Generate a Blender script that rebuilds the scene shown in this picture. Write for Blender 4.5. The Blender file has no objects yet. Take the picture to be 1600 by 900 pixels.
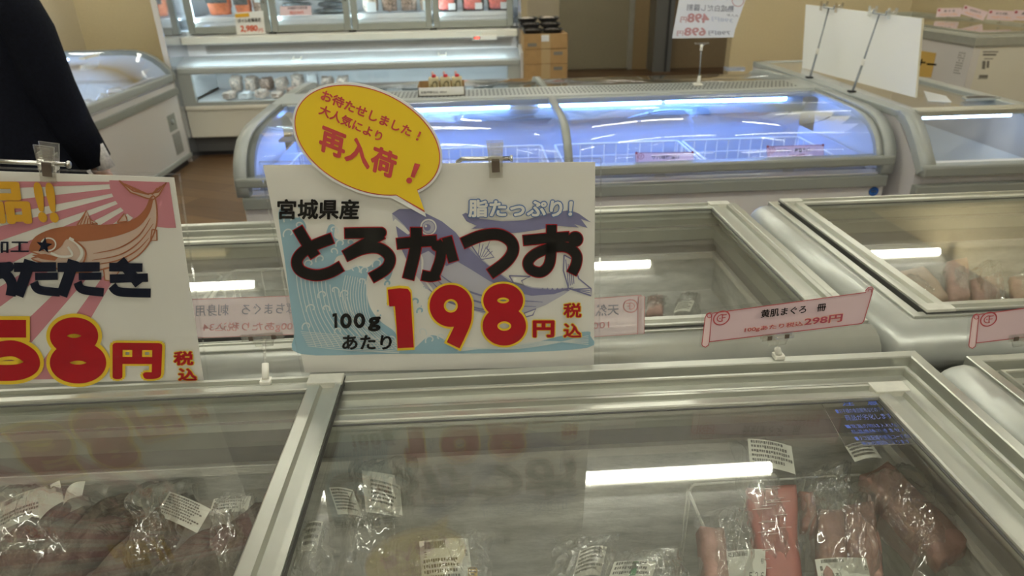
import bpy, bmesh, math, random
from math import sin, cos, pi, radians, sqrt
from mathutils import Vector, Matrix, noise
random.seed(7)
scn = bpy.context.scene
col = scn.collection

# ------------------------------------------------------------------ camera, world, exposure
FPX = 1050.0
CAM = Vector((0, 0, 1.40))
PITCH, ROLL, YAW = radians(25.82), radians(-1.19), radians(3.02)
_fw = Vector((sin(YAW)*cos(PITCH), cos(YAW)*cos(PITCH), -sin(PITCH)))
_rt = Vector((cos(YAW), -sin(YAW), 0))
_up = _rt.cross(_fw)
RT = _rt*cos(ROLL) + _up*sin(ROLL)
UP = -_rt*sin(ROLL) + _up*cos(ROLL)
FW = _fw
cam_d = bpy.data.cameras.new('camera')
cam_d.sensor_width = 36.0
cam_d.lens = FPX/1600*36
cam_d.clip_start = 0.02
cam_d.dof.use_dof = True
cam_d.dof.focus_distance = 0.86
cam_d.dof.aperture_fstop = 7.0
cam = bpy.data.objects.new('camera', cam_d)
col.objects.link(cam)
m = Matrix((RT, UP, -FW)).transposed().to_4x4()
m.translation = CAM
cam.matrix_world = m
scn.camera = cam
w = bpy.data.worlds.new('world')
scn.world = w
w.use_nodes = True
w.node_tree.nodes['Background'].inputs[0].default_value = (0.9, 0.93, 1.0, 1)
w.node_tree.nodes['Background'].inputs[1].default_value = 0.15
scn.view_settings.view_transform = 'Standard'
scn.view_settings.look = 'None'
scn.view_settings.gamma = 1.0
scn.view_settings.use_curve_mapping = False
scn.view_settings.exposure = 1.0
TUBE = 21.0          # strength of the ceiling tubes
LED = 5.0            # strength of the lamps inside the cases
scn.cycles.max_bounces = 10
scn.cycles.transparent_max_bounces = 40
scn.cycles.glossy_bounces = 5
scn.cycles.sample_clamp_indirect = 6.0


def ray(px, py):
    return RT*((px-800)/FPX) + UP*((450-py)/FPX) + FW
def PY(px, py, y):            # the point of the picture's ray on the plane Y = y
    d = ray(px, py); return CAM + d*((y-CAM.y)/d.y)
def PZ(px, py, z):
    d = ray(px, py); return CAM + d*((z-CAM.z)/d.z)
def PX(px, py, x):
    d = ray(px, py); return CAM + d*((x-CAM.x)/d.x)

# ------------------------------------------------------------------ materials
MATS = {}
def _new(name):
    mt = bpy.data.materials.new(name); mt.use_nodes = True
    nt = mt.node_tree; b = nt.nodes['Principled BSDF']
    return mt, nt, b
def mat(name, c, rough=0.5, metal=0.0, spec=0.5, var=0.0, vscale=30, bump=0.0, bscale=80, coat=0.0, trans=0.0, sss=0.0):
    if name in MATS: return MATS[name]
    mt, nt, b = _new(name)
    b.inputs['Base Color'].default_value = (*c, 1)
    b.inputs['Roughness'].default_value = rough
    b.inputs['Metallic'].default_value = metal
    b.inputs['Specular IOR Level'].default_value = spec
    b.inputs['Coat Weight'].default_value = coat
    b.inputs['Coat Roughness'].default_value = 0.08
    if var > 0 or bump > 0:
        tc = nt.nodes.new('ShaderNodeTexCoord')
    if var > 0:
        n = nt.nodes.new('ShaderNodeTexNoise'); n.inputs['Scale'].default_value = vscale
        n.inputs['Detail'].default_value = 6
        nt.links.new(tc.outputs['Object'], n.inputs['Vector'])
        r = nt.nodes.new('ShaderNodeValToRGB')
        r.color_ramp.elements[0].position = 0.3; r.color_ramp.elements[1].position = 0.72
        r.color_ramp.elements[0].color = (*[max(0, x*(1-var)) for x in c], 1)
        r.color_ramp.elements[1].color = (*[min(1, x*(1+var*0.6)) for x in c], 1)
        nt.links.new(n.outputs['Fac'], r.inputs['Fac'])
        nt.links.new(r.outputs['Color'], b.inputs['Base Color'])
    if bump > 0:
        n2 = nt.nodes.new('ShaderNodeTexNoise'); n2.inputs['Scale'].default_value = bscale
        n2.inputs['Detail'].default_value = 4
        nt.links.new(tc.outputs['Object'], n2.inputs['Vector'])
        bp = nt.nodes.new('ShaderNodeBump'); bp.inputs['Strength'].default_value = bump
        bp.inputs['Distance'].default_value = 0.01
        nt.links.new(n2.outputs['Fac'], bp.inputs['Height'])
        nt.links.new(bp.outputs['Normal'], b.inputs['Normal'])
    MATS[name] = mt
    return mt
def emit(name, c, s):
    if name in MATS: return MATS[name]
    mt, nt, b = _new(name)
    b.inputs['Base Color'].default_value = (0.8, 0.8, 0.8, 1)
    b.inputs['Emission Color'].default_value = (*c, 1)
    b.inputs['Emission Strength'].default_value = s
    MATS[name] = mt
    return mt
def clear(name, tint=(0.97, 0.98, 0.98), base=0.045, power=5.0, rough=0.0, milk=0.0, milkc=(0.9, 0.9, 0.88), bump=0.0, bscale=60, gl=1.0):
    """A clear sheet: see-through straight on, mirror-like at a grazing angle, optionally a little milky."""
    if name in MATS: return MATS[name]
    mt = bpy.data.materials.new(name); mt.use_nodes = True
    nt = mt.node_tree; nt.nodes.clear()
    out = nt.nodes.new('ShaderNodeOutputMaterial')
    tr = nt.nodes.new('ShaderNodeBsdfTransparent'); tr.inputs['Color'].default_value = (*tint, 1)
    g = nt.nodes.new('ShaderNodeBsdfGlossy'); g.inputs['Roughness'].default_value = rough
    g.inputs['Color'].default_value = (gl, gl, gl, 1)
    lw = nt.nodes.new('ShaderNodeLayerWeight'); lw.inputs['Blend'].default_value = 0.5
    pw = nt.nodes.new('ShaderNodeMath'); pw.operation = 'POWER'; pw.inputs[1].default_value = power
    ma = nt.nodes.new('ShaderNodeMath'); ma.operation = 'MULTIPLY_ADD'
    ma.inputs[1].default_value = 1-base; ma.inputs[2].default_value = base
    nt.links.new(lw.outputs['Facing'], pw.inputs[0]); nt.links.new(pw.outputs[0], ma.inputs[0])
    mx = nt.nodes.new('ShaderNodeMixShader')
    nt.links.new(ma.outputs[0], mx.inputs['Fac'])
    src = tr.outputs[0]
    if milk > 0:
        df = nt.nodes.new('ShaderNodeBsdfDiffuse'); df.inputs['Color'].default_value = (*milkc, 1)
        tl = nt.nodes.new('ShaderNodeBsdfTranslucent'); tl.inputs['Color'].default_value = (*milkc, 1)
        ad = nt.nodes.new('ShaderNodeMixShader'); ad.inputs['Fac'].default_value = 0.5
        nt.links.new(df.outputs[0], ad.inputs[1]); nt.links.new(tl.outputs[0], ad.inputs[2])
        m2 = nt.nodes.new('ShaderNodeMixShader'); m2.inputs['Fac'].default_value = milk
        nt.links.new(tr.outputs[0], m2.inputs[1]); nt.links.new(ad.outputs[0], m2.inputs[2])
        src = m2.outputs[0]
    nt.links.new(src, mx.inputs[1]); nt.links.new(g.outputs[0], mx.inputs[2])
    if bump > 0:
        tc = nt.nodes.new('ShaderNodeTexCoord')
        n = nt.nodes.new('ShaderNodeTexNoise'); n.inputs['Scale'].default_value = bscale; n.inputs['Detail'].default_value = 3
        nt.links.new(tc.outputs['Object'], n.inputs['Vector'])
        bp = nt.nodes.new('ShaderNodeBump'); bp.inputs['Strength'].default_value = bump; bp.inputs['Distance'].default_value = 0.01
        nt.links.new(n.outputs['Fac'], bp.inputs['Height'])
        nt.links.new(bp.outputs['Normal'], g.inputs['Normal'])
    nt.links.new(mx.outputs[0], out.inputs['Surface'])
    MATS[name] = mt
    return mt

ALU = mat('aluminium_trim', (0.52, 0.53, 0.47), 0.33, 0.65, var=0.08, vscale=14)
ALU_D = mat('gasket_and_gap_shade', (0.06, 0.06, 0.055), 0.6)  # black of the glass gasket, also painted in for shaded gaps
BUMPER = mat('grey_bumper_plastic', (0.40, 0.415, 0.375), 0.32, 0.25, var=0.06, vscale=25)
CAPM = mat('corner_cap_plastic', (0.55, 0.55, 0.48), 0.5, 0, var=0.12, vscale=60)
BODY = mat('white_enamel', (0.66, 0.64, 0.62), 0.35)
BODY_C = mat('cream_enamel', (0.68, 0.66, 0.57), 0.4)
BODY_L = mat('lilac_white_enamel', (0.60, 0.58, 0.58), 0.4)
TRIM_G = mat('grey_trim_plastic', (0.27, 0.285, 0.255), 0.4)
TRIM_L = mat('light_grey_trim_plastic', (0.36, 0.385, 0.365), 0.35)
LINER_D = mat('inner_lip_plastic', (0.33, 0.315, 0.29), 0.5, var=0.1)
LINER_W = mat('white_liner', (0.80, 0.82, 0.85), 0.45)
LINER_I = mat('blue_glow_liner', (0.56, 0.60, 0.70), 0.45)  # white liner with the lamp's blue glow put into its colour
LINER_S = mat('scuffed_steel_liner', (0.50, 0.52, 0.50), 0.35, 0.3, var=0.15, vscale=6)
KICK = mat('black_kick_plate', (0.02, 0.02, 0.025), 0.5)
KICKG = mat('grey_kick_plate', (0.10, 0.10, 0.10), 0.5)
WIRE = mat('white_coated_wire', (0.78, 0.78, 0.74), 0.35)
WIREF = mat('frosted_wire', (0.62, 0.61, 0.55), 0.5, var=0.15, vscale=80)
STEEL = mat('chrome_wire', (0.50, 0.50, 0.48), 0.22, 1.0)
GREYSTEEL = mat('dull_grey_steel', (0.25, 0.27, 0.29), 0.35, 0.6)
PAPER = mat('white_paper', (0.74, 0.735, 0.69), 0.45)
PAPER_B = mat('bluish_white_paper', (0.66, 0.68, 0.70), 0.6)
LABELW = mat('label_paper', (0.66, 0.65, 0.57), 0.5)
INK = mat('black_ink', (0.007, 0.006, 0.006), 0.55, spec=0.12)
NAVY = mat('navy_ink', (0.005, 0.008, 0.024), 0.55, spec=0.12)
GREYINK = mat('grey_print', (0.16, 0.15, 0.13), 0.6)
RED = mat('red_ink', (0.40, 0.003, 0.012), 0.5, spec=0.2)
REDLINE = mat('tag_red_ink', (0.42, 0.06, 0.07), 0.5)
YEL = mat('yellow_ink', (0.80, 0.56, 0.02), 0.4)
GOLD = mat('orange_yellow_ink', (0.66, 0.36, 0.02), 0.4)
BUBY = mat('bubble_yellow_card', (0.74, 0.52, 0.02), 0.4, coat=0.3)
BUBR = mat('bubble_red_ink', (0.50, 0.06, 0.06), 0.4)
BUBW = mat('bubble_white_margin', (0.70, 0.71, 0.70), 0.4)
FISHP = mat('purple_fish_print', (0.20, 0.20, 0.36), 0.4)
FISHPL = mat('pale_purple_print', (0.46, 0.46, 0.54), 0.4)
WAVEB = mat('wave_blue_print', (0.29, 0.47, 0.57), 0.4)
WAVEL = mat('wave_pale_print', (0.66, 0.71, 0.70), 0.4)
BLUELINE = mat('blue_outline_ink', (0.10, 0.19, 0.42), 0.4)
PINKRAY = mat('pink_ray_print', (0.56, 0.22, 0.27), 0.35)
BRN = mat('bonito_brown_print', (0.38, 0.13, 0.055), 0.4)
BRNL = mat('bonito_pale_print', (0.60, 0.46, 0.38), 0.4)
PINK = mat('pink_tag_paper', (0.60, 0.455, 0.49), 0.5)
PINKD = mat('pink_tag_scroll', (0.74, 0.57, 0.58), 0.45)
ORANGE = mat('orange_halo_ink', (0.80, 0.42, 0.22), 0.5)
TAGRED = mat('price_red_ink', (0.36, 0.05, 0.10), 0.5)
GHOST_G = mat('show_through_grey', (0.24, 0.25, 0.29), 0.6)
GHOST_R = mat('show_through_red', (0.46, 0.24, 0.24), 0.6)
GHOST_B = mat('show_through_blue', (0.42, 0.46, 0.56), 0.6)
STICKB = mat('blue_sticker_ink', (0.07, 0.12, 0.46), 0.5)
BEIGE = mat('beige_wallpaper', (0.56, 0.47, 0.29), 0.8, var=0.04, vscale=60)
BEIGE2 = mat('pale_beige_wallpaper', (0.62, 0.55, 0.40), 0.8, var=0.04, vscale=60)
TAUPE = mat('taupe_steel_door', (0.30, 0.265, 0.17), 0.45, var=0.05)
BROWNP = mat('brown_wall_panel', (0.34, 0.245, 0.12), 0.55, var=0.06)
METALP = mat('grey_door_frame', (0.22, 0.22, 0.20), 0.4, 0.3)
CEIL = mat('ceiling_board', (0.46, 0.455, 0.42), 0.9)
CARD = mat('cardboard', (0.36, 0.22, 0.09), 0.8, var=0.08)
CARDT = mat('parcel_tape', (0.40, 0.29, 0.15), 0.3)
BLACKP = mat('black_plastic_tray', (0.012, 0.012, 0.013), 0.3)
BLACKC = mat('black_wool_coat', (0.004, 0.005, 0.010), 0.9, spec=0.15, var=0.3, vscale=120, bump=0.4, bscale=300)
HAIR = mat('dark_brown_hair', (0.02, 0.014, 0.010), 0.5)
SKIN = mat('skin', (0.62, 0.40, 0.30), 0.5)
LACE = mat('white_lace', (0.62, 0.60, 0.56), 0.8, var=0.3, vscale=150)
TUNA = mat('frozen_tuna', (0.42, 0.165, 0.135), 0.5, var=0.10, vscale=30)
FROSTLINE = mat('frost_streak', (0.66, 0.45, 0.41), 0.6)
TUNA2 = mat('pale_frozen_tuna', (0.42, 0.255, 0.215), 0.5, var=0.25, vscale=40, bump=0.3, bscale=60)
BEIGEFISH = mat('beige_frozen_fish', (0.50, 0.38, 0.28), 0.6, var=0.2, vscale=40)
BONITO = mat('seared_bonito', (0.15, 0.122, 0.095), 0.6, var=0.6, vscale=45, bump=0.6, bscale=120)
SALMON = mat('salmon_fillet', (0.75, 0.22, 0.10), 0.5, var=0.2, vscale=40)
REDMEAT = mat('red_sashimi', (0.70, 0.17, 0.14), 0.5, var=0.5, vscale=80)
GREYPK = mat('grey_blue_pack', (0.13, 0.15, 0.17), 0.3, var=0.6, vscale=30)
SHRIMP = mat('brown_white_mix', (0.42, 0.30, 0.24), 0.5, var=0.8, vscale=60)
SHELL = mat('pale_shellfish', (0.66, 0.55, 0.47), 0.5, var=0.6, vscale=45)
CREAMB = mat('cream_carton', (0.50, 0.43, 0.24), 0.5, var=0.1)
OLIVE = mat('olive_print', (0.12, 0.10, 0.04), 0.5)
REDCAP = mat('red_cap', (0.55, 0.03, 0.04), 0.35)
YPAPER = mat('ochre_paper', (0.62, 0.40, 0.10), 0.6)
LOGOB = mat('logo_blue', (0.01, 0.10, 0.40), 0.3)
WHITEP = mat('white_plastic', (0.74, 0.73, 0.66), 0.35)
MAGNET = mat('dark_magnet', (0.10, 0.075, 0.055), 0.5)
MIRRORP = mat('polished_end_panel', (0.62, 0.65, 0.70), 0.08, 0.85)
GREENS = mat('green_sticker', (0.05, 0.25, 0.10), 0.5)
GLASS = clear('lid_glass', (0.96, 0.97, 0.96), 0.075, 5.0)
GLASSC = clear('curved_case_glass', (0.97, 0.98, 0.98), 0.04, 5.0)
FILM = clear('bag_film', (0.98, 0.98, 0.97), 0.15, 2.0, 0.09, milk=0.05)
SLEEVE = clear('laminate_film', (0.97, 0.97, 0.97), 0.018, 5.0, 0.05, milk=0.01, bump=0.05, bscale=25)
ACRYL = clear('clear_acrylic', (0.95, 0.95, 0.93), 0.12, 2.5, 0.04, milk=0.06)
GHOSTCARD = clear('thin_pink_card', (0.93, 0.88, 0.88), 0.03, 5.0, 0.2, milk=0.55, milkc=(0.80, 0.73, 0.72))
LAMP = emit('tube_lamp', (1.0, 0.985, 0.865), TUBE)
LEDB = emit('blue_white_lamp', (0.14, 0.32, 1.0), LED*6.5)
LEDT = emit('cool_white_lamp', (0.74, 0.95, 1.0), LED*1.9)
LEDW = emit('soft_blue_white_lamp', (0.42, 0.62, 1.0), LED*2.0)
REDLED = emit('red_digits', (1.0, 0.05, 0.03), 2.0)

def frost(name, c1, c2, scale=9):
    mt, nt, b = _new(name)
    tc = nt.nodes.new('ShaderNodeTexCoord')
    mp = nt.nodes.new('ShaderNodeMapping'); mp.inputs['Scale'].default_value = (1, 1, 3.5)
    n = nt.nodes.new('ShaderNodeTexNoise'); n.inputs['Scale'].default_value = scale; n.inputs['Detail'].default_value = 9
    n.inputs['Roughness'].default_value = 0.68
    r = nt.nodes.new('ShaderNodeValToRGB')
    r.color_ramp.elements[0].position = 0.32; r.color_ramp.elements[0].color = (*c1, 1)
    r.color_ramp.elements[1].position = 0.70; r.color_ramp.elements[1].color = (*c2, 1)
    nt.links.new(tc.outputs['Object'], mp.inputs[0]); nt.links.new(mp.outputs[0], n.inputs['Vector'])
    nt.links.new(n.outputs['Fac'], r.inputs['Fac']); nt.links.new(r.outputs[0], b.inputs['Base Color'])
    bp = nt.nodes.new('ShaderNodeBump'); bp.inputs['Strength'].default_value = 0.5; bp.inputs['Distance'].default_value = 0.01
    nt.links.new(n.outputs['Fac'], bp.inputs['Height']); nt.links.new(bp.outputs[0], b.inputs['Normal'])
    b.inputs['Roughness'].default_value = 0.75
    MATS[name] = mt
    return mt
FROST = frost('frosted_liner', (0.40, 0.395, 0.365), (0.74, 0.73, 0.68))
FROSTL = frost('light_frosted_liner', (0.52, 0.50, 0.45), (0.72, 0.70, 0.64))

def wood_floor():
    mt, nt, b = _new('wood_plank_floor')
    tc = nt.nodes.new('ShaderNodeTexCoord')
    mp = nt.nodes.new('ShaderNodeMapping'); mp.inputs['Rotation'].default_value = (0, 0, radians(25))
    br = nt.nodes.new('ShaderNodeTexBrick')
    br.inputs['Scale'].default_value = 1.0; br.inputs['Brick Width'].default_value = 1.2; br.inputs['Row Height'].default_value = 0.15
    br.inputs['Mortar Size'].default_value = 0.003
    br.inputs['Color1'].default_value = (0.13, 0.075, 0.036, 1); br.inputs['Color2'].default_value = (0.22, 0.13, 0.06, 1)
    br.inputs['Mortar'].default_value = (0.08, 0.045, 0.02, 1)
    n = nt.nodes.new('ShaderNodeTexNoise'); n.inputs['Scale'].default_value = 6; n.inputs['Detail'].default_value = 8
    m2 = nt.nodes.new('ShaderNodeMapping'); m2.inputs['Scale'].default_value = (0.6, 9, 1)
    mx = nt.nodes.new('ShaderNodeMixRGB'); mx.blend_type = 'MULTIPLY'; mx.inputs['Fac'].default_value = 0.6
    nt.links.new(tc.outputs['Object'], mp.inputs[0]); nt.links.new(mp.outputs[0], br.inputs['Vector'])
    nt.links.new(mp.outputs[0], m2.inputs[0]); nt.links.new(m2.outputs[0], n.inputs['Vector'])
    r = nt.nodes.new('ShaderNodeValToRGB'); r.color_ramp.elements[0].color = (0.45, 0.42, 0.4, 1); r.color_ramp.elements[1].color = (1.5, 1.4, 1.3, 1)
    nt.links.new(n.outputs['Fac'], r.inputs['Fac'])
    nt.links.new(br.outputs['Color'], mx.inputs[1]); nt.links.new(r.outputs[0], mx.inputs[2])
    nt.links.new(mx.outputs[0], b.inputs['Base Color']); b.inputs['Roughness'].default_value = 0.4
    return mt
WOOD = wood_floor()

def thin_card(name, c):
    mt, nt, b = _new(name)
    out = nt.nodes['Material Output']
    b.inputs['Base Color'].default_value = (*c, 1); b.inputs['Roughness'].default_value = 0.6
    tl = nt.nodes.new('ShaderNodeBsdfTranslucent'); tl.inputs['Color'].default_value = (*c, 1)
    mx = nt.nodes.new('ShaderNodeMixShader'); mx.inputs['Fac'].default_value = 0.55
    nt.links.new(b.outputs[0], mx.inputs[1]); nt.links.new(tl.outputs[0], mx.inputs[2]); nt.links.new(mx.outputs[0], out.inputs['Surface'])
    return mt
PINKT = thin_card('pink_tag_thin_paper', (0.86, 0.60, 0.60))
# ------------------------------------------------------------------ mesh helpers
class MB:
    def __init__(self): self.v = []; self.f = []; self.mi = []; self.sm = []; self.mats = []
    def mid(self, mt):
        if mt not in self.mats: self.mats.append(mt)
        return self.mats.index(mt)
    def add(self, vs, fs, mt, smooth=False):
        o = len(self.v); k = self.mid(mt)
        self.v += [Vector(p) for p in vs]
        for f in fs:
            self.f.append([i+o for i in f]); self.mi.append(k); self.sm.append(smooth)
        return self
    def box(self, a, b, mt, bev=0.0):
        a = Vector(a); b = Vector(b)
        lo = Vector([min(a[i], b[i]) for i in range(3)]); hi = Vector([max(a[i], b[i]) for i in range(3)])
        return self.obox((lo+hi)/2, Vector((1, 0, 0)), Vector((0, 1, 0)), Vector((0, 0, 1)), (hi-lo)/2, mt, bev)
    def obox(self, c, ux, uy, uz, h, mt, bev=0.0):
        c = Vector(c)
        if bev <= 0 or bev > min(h)*0.98:
            bev = min(bev, min(h)*0.9) if bev > 0 else 0
        if bev <= 0:
            vs = [c+ux*(sx*h[0])+uy*(sy*h[1])+uz*(sz*h[2]) for sz in (-1, 1) for sy in (-1, 1) for sx in (-1, 1)]
            return self.add(vs, [(0, 2, 3, 1), (4, 5, 7, 6), (0, 1, 5, 4), (2, 6, 7, 3), (0, 4, 6, 2), (1, 3, 7, 5)], mt)
        bm = bmesh.new(); bmesh.ops.create_cube(bm, size=2.0)
        for v in bm.verts: v.co = Vector((v.co.x*h[0], v.co.y*h[1], v.co.z*h[2]))
        bmesh.ops.bevel(bm, geom=bm.edges[:], offset=bev, segments=2, profile=0.5, affect='EDGES')
        bm.verts.index_update()
        vs = [c+ux*v.co.x+uy*v.co.y+uz*v.co.z for v in bm.verts]
        fs = [[v.index for v in f.verts] for f in bm.faces]
        bm.free()
        return self.add(vs, fs, mt, False)
    def prism(self, pts, vec, mt, smooth=False):      # closed outline of 3-D points pushed along vec
        n = len(pts); vec = Vector(vec)
        vs = [Vector(p) for p in pts] + [Vector(p)+vec for p in pts]
        self.add(vs, [list(range(n))[::-1], list(range(n, 2*n))], mt)
        o = len(self.v)-2*n; k = self.mid(mt)
        for i in range(n):
            j = (i+1) % n
            self.f.append([o+i, o+j, o+n+j, o+n+i]); self.mi.append(k); self.sm.append(smooth)
        return self
    def poly(self, pts, mt):
        return self.add(pts, [list(range(len(pts)))], mt)
    def tube(self, pts, r, mt, n=8, closed=False, caps=True):
        pts = [Vector(p) for p in pts]; N = len(pts)
        rr = r if isinstance(r, (list, tuple)) else [r]*N
        t0 = (pts[1]-pts[0]).normalized()
        a = t0.orthogonal().normalized(); vs = []
        for i, p in enumerate(pts):
            if closed: t = (pts[(i+1) % N]-pts[i-1]).normalized()
            elif i == 0: t = t0
            elif i == N-1: t = (pts[-1]-pts[-2]).normalized()
            else: t = ((pts[i+1]-p).normalized()+(p-pts[i-1]).normalized()).normalized()
            a = (a - t*a.dot(t))
            a = a.normalized() if a.length > 1e-6 else t.orthogonal().normalized()
            b = t.cross(a)
            for k in range(n):
                q = 2*pi*k/n
                vs.append(p + (a*cos(q)+b*sin(q))*rr[i])
        fs = []
        for i in range(N if closed else N-1):
            i2 = (i+1) % N
            for k in range(n):
                k2 = (k+1) % n
                fs.append((i*n+k, i*n+k2, i2*n+k2, i2*n+k))
        if caps and not closed:
            fs.append(list(range(n))[::-1]); fs.append(list(range((N-1)*n, N*n)))
        return self.add(vs, fs, mt, True)
    def lathe(self, c, prof, mt, n=20, ax=Vector((0, 0, 1)), smooth=True):
        c = Vector(c); ax = Vector(ax).normalized(); a = ax.orthogonal().normalized(); b = ax.cross(a); vs = []
        for r, h in prof:
            for k in range(n):
                q = 2*pi*k/n; vs.append(c+ax*h+(a*cos(q)+b*sin(q))*r)
        fs = []
        for i in range(len(prof)-1):
            for k in range(n):
                k2 = (k+1) % n; fs.append((i*n+k, i*n+k2, (i+1)*n+k2, (i+1)*n+k))
        fs.append(list(range(n))[::-1]); fs.append(list(range((len(prof)-1)*n, len(prof)*n)))
        return self.add(vs, fs, mt, smooth)
    def ellipsoid(self, c, ux, uy, uz, mt, nu=16, nv=10, fn=None):
        c = Vector(c); vs = []
        for j in range(nv+1):
            th = pi*j/nv
            for i in range(nu):
                ph = 2*pi*i/nu
                d = Vector((sin(th)*cos(ph), sin(th)*sin(ph), cos(th)))
                k = fn(d) if fn else 1.0
                vs.append(c+(ux*d.x+uy*d.y+uz*d.z)*k)
        fs = [(j*nu+i, j*nu+(i+1) % nu, (j+1)*nu+(i+1) % nu, (j+1)*nu+i) for j in range(nv) for i in range(nu)]
        return self.add(vs, fs, mt, True)
    def sweep_rect(self, x0, x1, y0, y1, prof, mt, smooth=False, ky=1.0):   # mitred closed frame; prof = [(inset, z)] closed outline
        n = len(prof); vs = []
        for cx, sx, cy, sy in ((x0, 1, y0, 1), (x1, -1, y0, 1), (x1, -1, y1, -1), (x0, 1, y1, -1)):
            for d, z in prof: vs.append((cx+sx*d, cy+sy*d*ky, z))
        fs = []
        for c in range(4):
            c2 = (c+1) % 4
            for i in range(n):
                j = (i+1) % n; fs.append((c*n+i, c*n+j, c2*n+j, c2*n+i))
        return self.add(vs, fs, mt, smooth)
    def open_box(self, x0, x1, y0, y1, z0, z1, mt):    # inner faces of a tub, seen from inside
        vs = [(x0, y0, z0), (x1, y0, z0), (x1, y1, z0), (x0, y1, z0), (x0, y0, z1), (x1, y0, z1), (x1, y1, z1), (x0, y1, z1)]
        return self.add(vs, [(0, 1, 2, 3), (0, 4, 5, 1), (1, 5, 6, 2), (2, 6, 7, 3), (3, 7, 4, 0)], mt)
    def build_each(self, name, parent):      # every separate piece becomes a part of its own
        par = list(range(len(self.v)))
        def find(i):
            while par[i] != i: par[i] = par[par[i]]; i = par[i]
            return i
        for f in self.f:
            for i in f[1:]: par[find(i)] = find(f[0])
        groups = {}
        for k, f in enumerate(self.f): groups.setdefault(find(f[0]), []).append(k)
        for ks in groups.values():
            m_ = MB(); m_.mats = self.mats; ix = {}
            for k in ks:
                for i in self.f[k]:
                    if i not in ix: ix[i] = len(m_.v); m_.v.append(self.v[i])
                m_.f.append([ix[i] for i in self.f[k]]); m_.mi.append(self.mi[k]); m_.sm.append(self.sm[k])
            m_.build(name, parent)
    def build(self, name, parent=None, loc=None, recalc=True):
        org = origin(parent) if parent else Vector((0, 0, 0))
        l = Vector(loc) if loc is not None else Vector((0, 0, 0))
        if parent is not None and loc is None: l = Vector((0, 0, 0))
        base = org + (l if parent else l)
        me = bpy.data.meshes.new(name)
        me.from_pydata([p-base for p in self.v], [], self.f)
        for mt in self.mats: me.materials.append(mt)
        me.polygons.foreach_set('material_index', self.mi)
        me.polygons.foreach_set('use_smooth', self.sm)
        me.update()
        if recalc:
            bm = bmesh.new(); bm.from_mesh(me); bmesh.ops.recalc_face_normals(bm, faces=bm.faces[:]); bm.to_mesh(me); bm.free()
        o = bpy.data.objects.new(name, me); col.objects.link(o)
        o.location = l
        if parent: o.parent = parent
        return o
def origin(o):
    p = Vector((0, 0, 0))
    while o is not None: p += o.location; o = o.parent
    return p
def tag(o, label, cat, group=None):
    o['label'] = label; o['category'] = cat
    if group: o['group'] = group
    return o
def thing(name, label, cat, loc, group=None):
    o = bpy.data.objects.new(name, None); o.empty_display_size = 0.05; col.objects.link(o); o.location = loc
    return tag(o, label, cat, group)
def struct(mb, name):
    o = mb.build(name); o['kind'] = 'structure'; return o
def copy_tree(o, parent=None):
    c = o.copy(); col.objects.link(c)
    if parent: c.parent = parent
    for ch in list(o.children): copy_tree(ch, c)
    return c

# ---- lettering: the built-in font turned into faces and fitted on a plane
_TX = {}
def text_geo(body, off):
    key = (body, off)
    if key in _TX: return _TX[key]
    if off > .016:           # heavy, round-cornered stroke: the light glyph stamped round a small circle
        vs0, fs0 = text_geo(body, 0.0); r = off-.004; vs = []; fs = []
        n = 12 if off > .03 else 8
        for dx, dy in [(0, 0)]+[(r*cos(i*2*pi/n), r*sin(i*2*pi/n)) for i in range(n)]:
            o = len(vs); kk = o//max(1, len(vs0)); vs += [Vector((p.x+dx, p.y+dy, kk*7e-6)) for p in vs0]; fs += [[i+o for i in f] for f in fs0]
        _TX[key] = (vs, fs)
        return _TX[key]
    cu = bpy.data.curves.new('lettering', 'FONT'); cu.body = body; cu.size = 1.0; cu.offset = off; cu.resolution_u = 3
    o = bpy.data.objects.new('lettering', cu); col.objects.link(o)
    dg = bpy.context.evaluated_depsgraph_get(); dg.update()
    me = bpy.data.meshes.new_from_object(o.evaluated_get(dg))
    vs = [v.co.copy() for v in me.vertices]; fs = [list(p.vertices) for p in me.polygons]
    bpy.data.objects.remove(o); bpy.data.curves.remove(cu); bpy.data.meshes.remove(me)
    _TX[key] = (vs, fs)
    return _TX[key]
def put_text(mb, body, BL, BR, TL, mt, off=0.0, ref=None, push=Vector((0, 0, 0)), mirror=False):
    vs, fs = text_geo(body, off)
    rv = text_geo(body, ref if ref is not None else off)[0]
    if not vs: return
    x0 = min(v.x for v in rv); x1 = max(v.x for v in rv); y0 = min(v.y for v in rv); y1 = max(v.y for v in rv)
    BL = Vector(BL); u = Vector(BR)-BL; t = Vector(TL)-BL
    lift = push.normalized() if push.length > 1e-9 else Vector((0, 0, 1))
    out = []
    for v in vs:
        s = (v.x-x0)/(x1-x0)
        if mirror: s = 1-s
        out.append(BL+u*s+t*((v.y-y0)/(y1-y0))+push+lift*v.z)
    mb.add(out, fs, mt)
_RL = [0]
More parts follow.
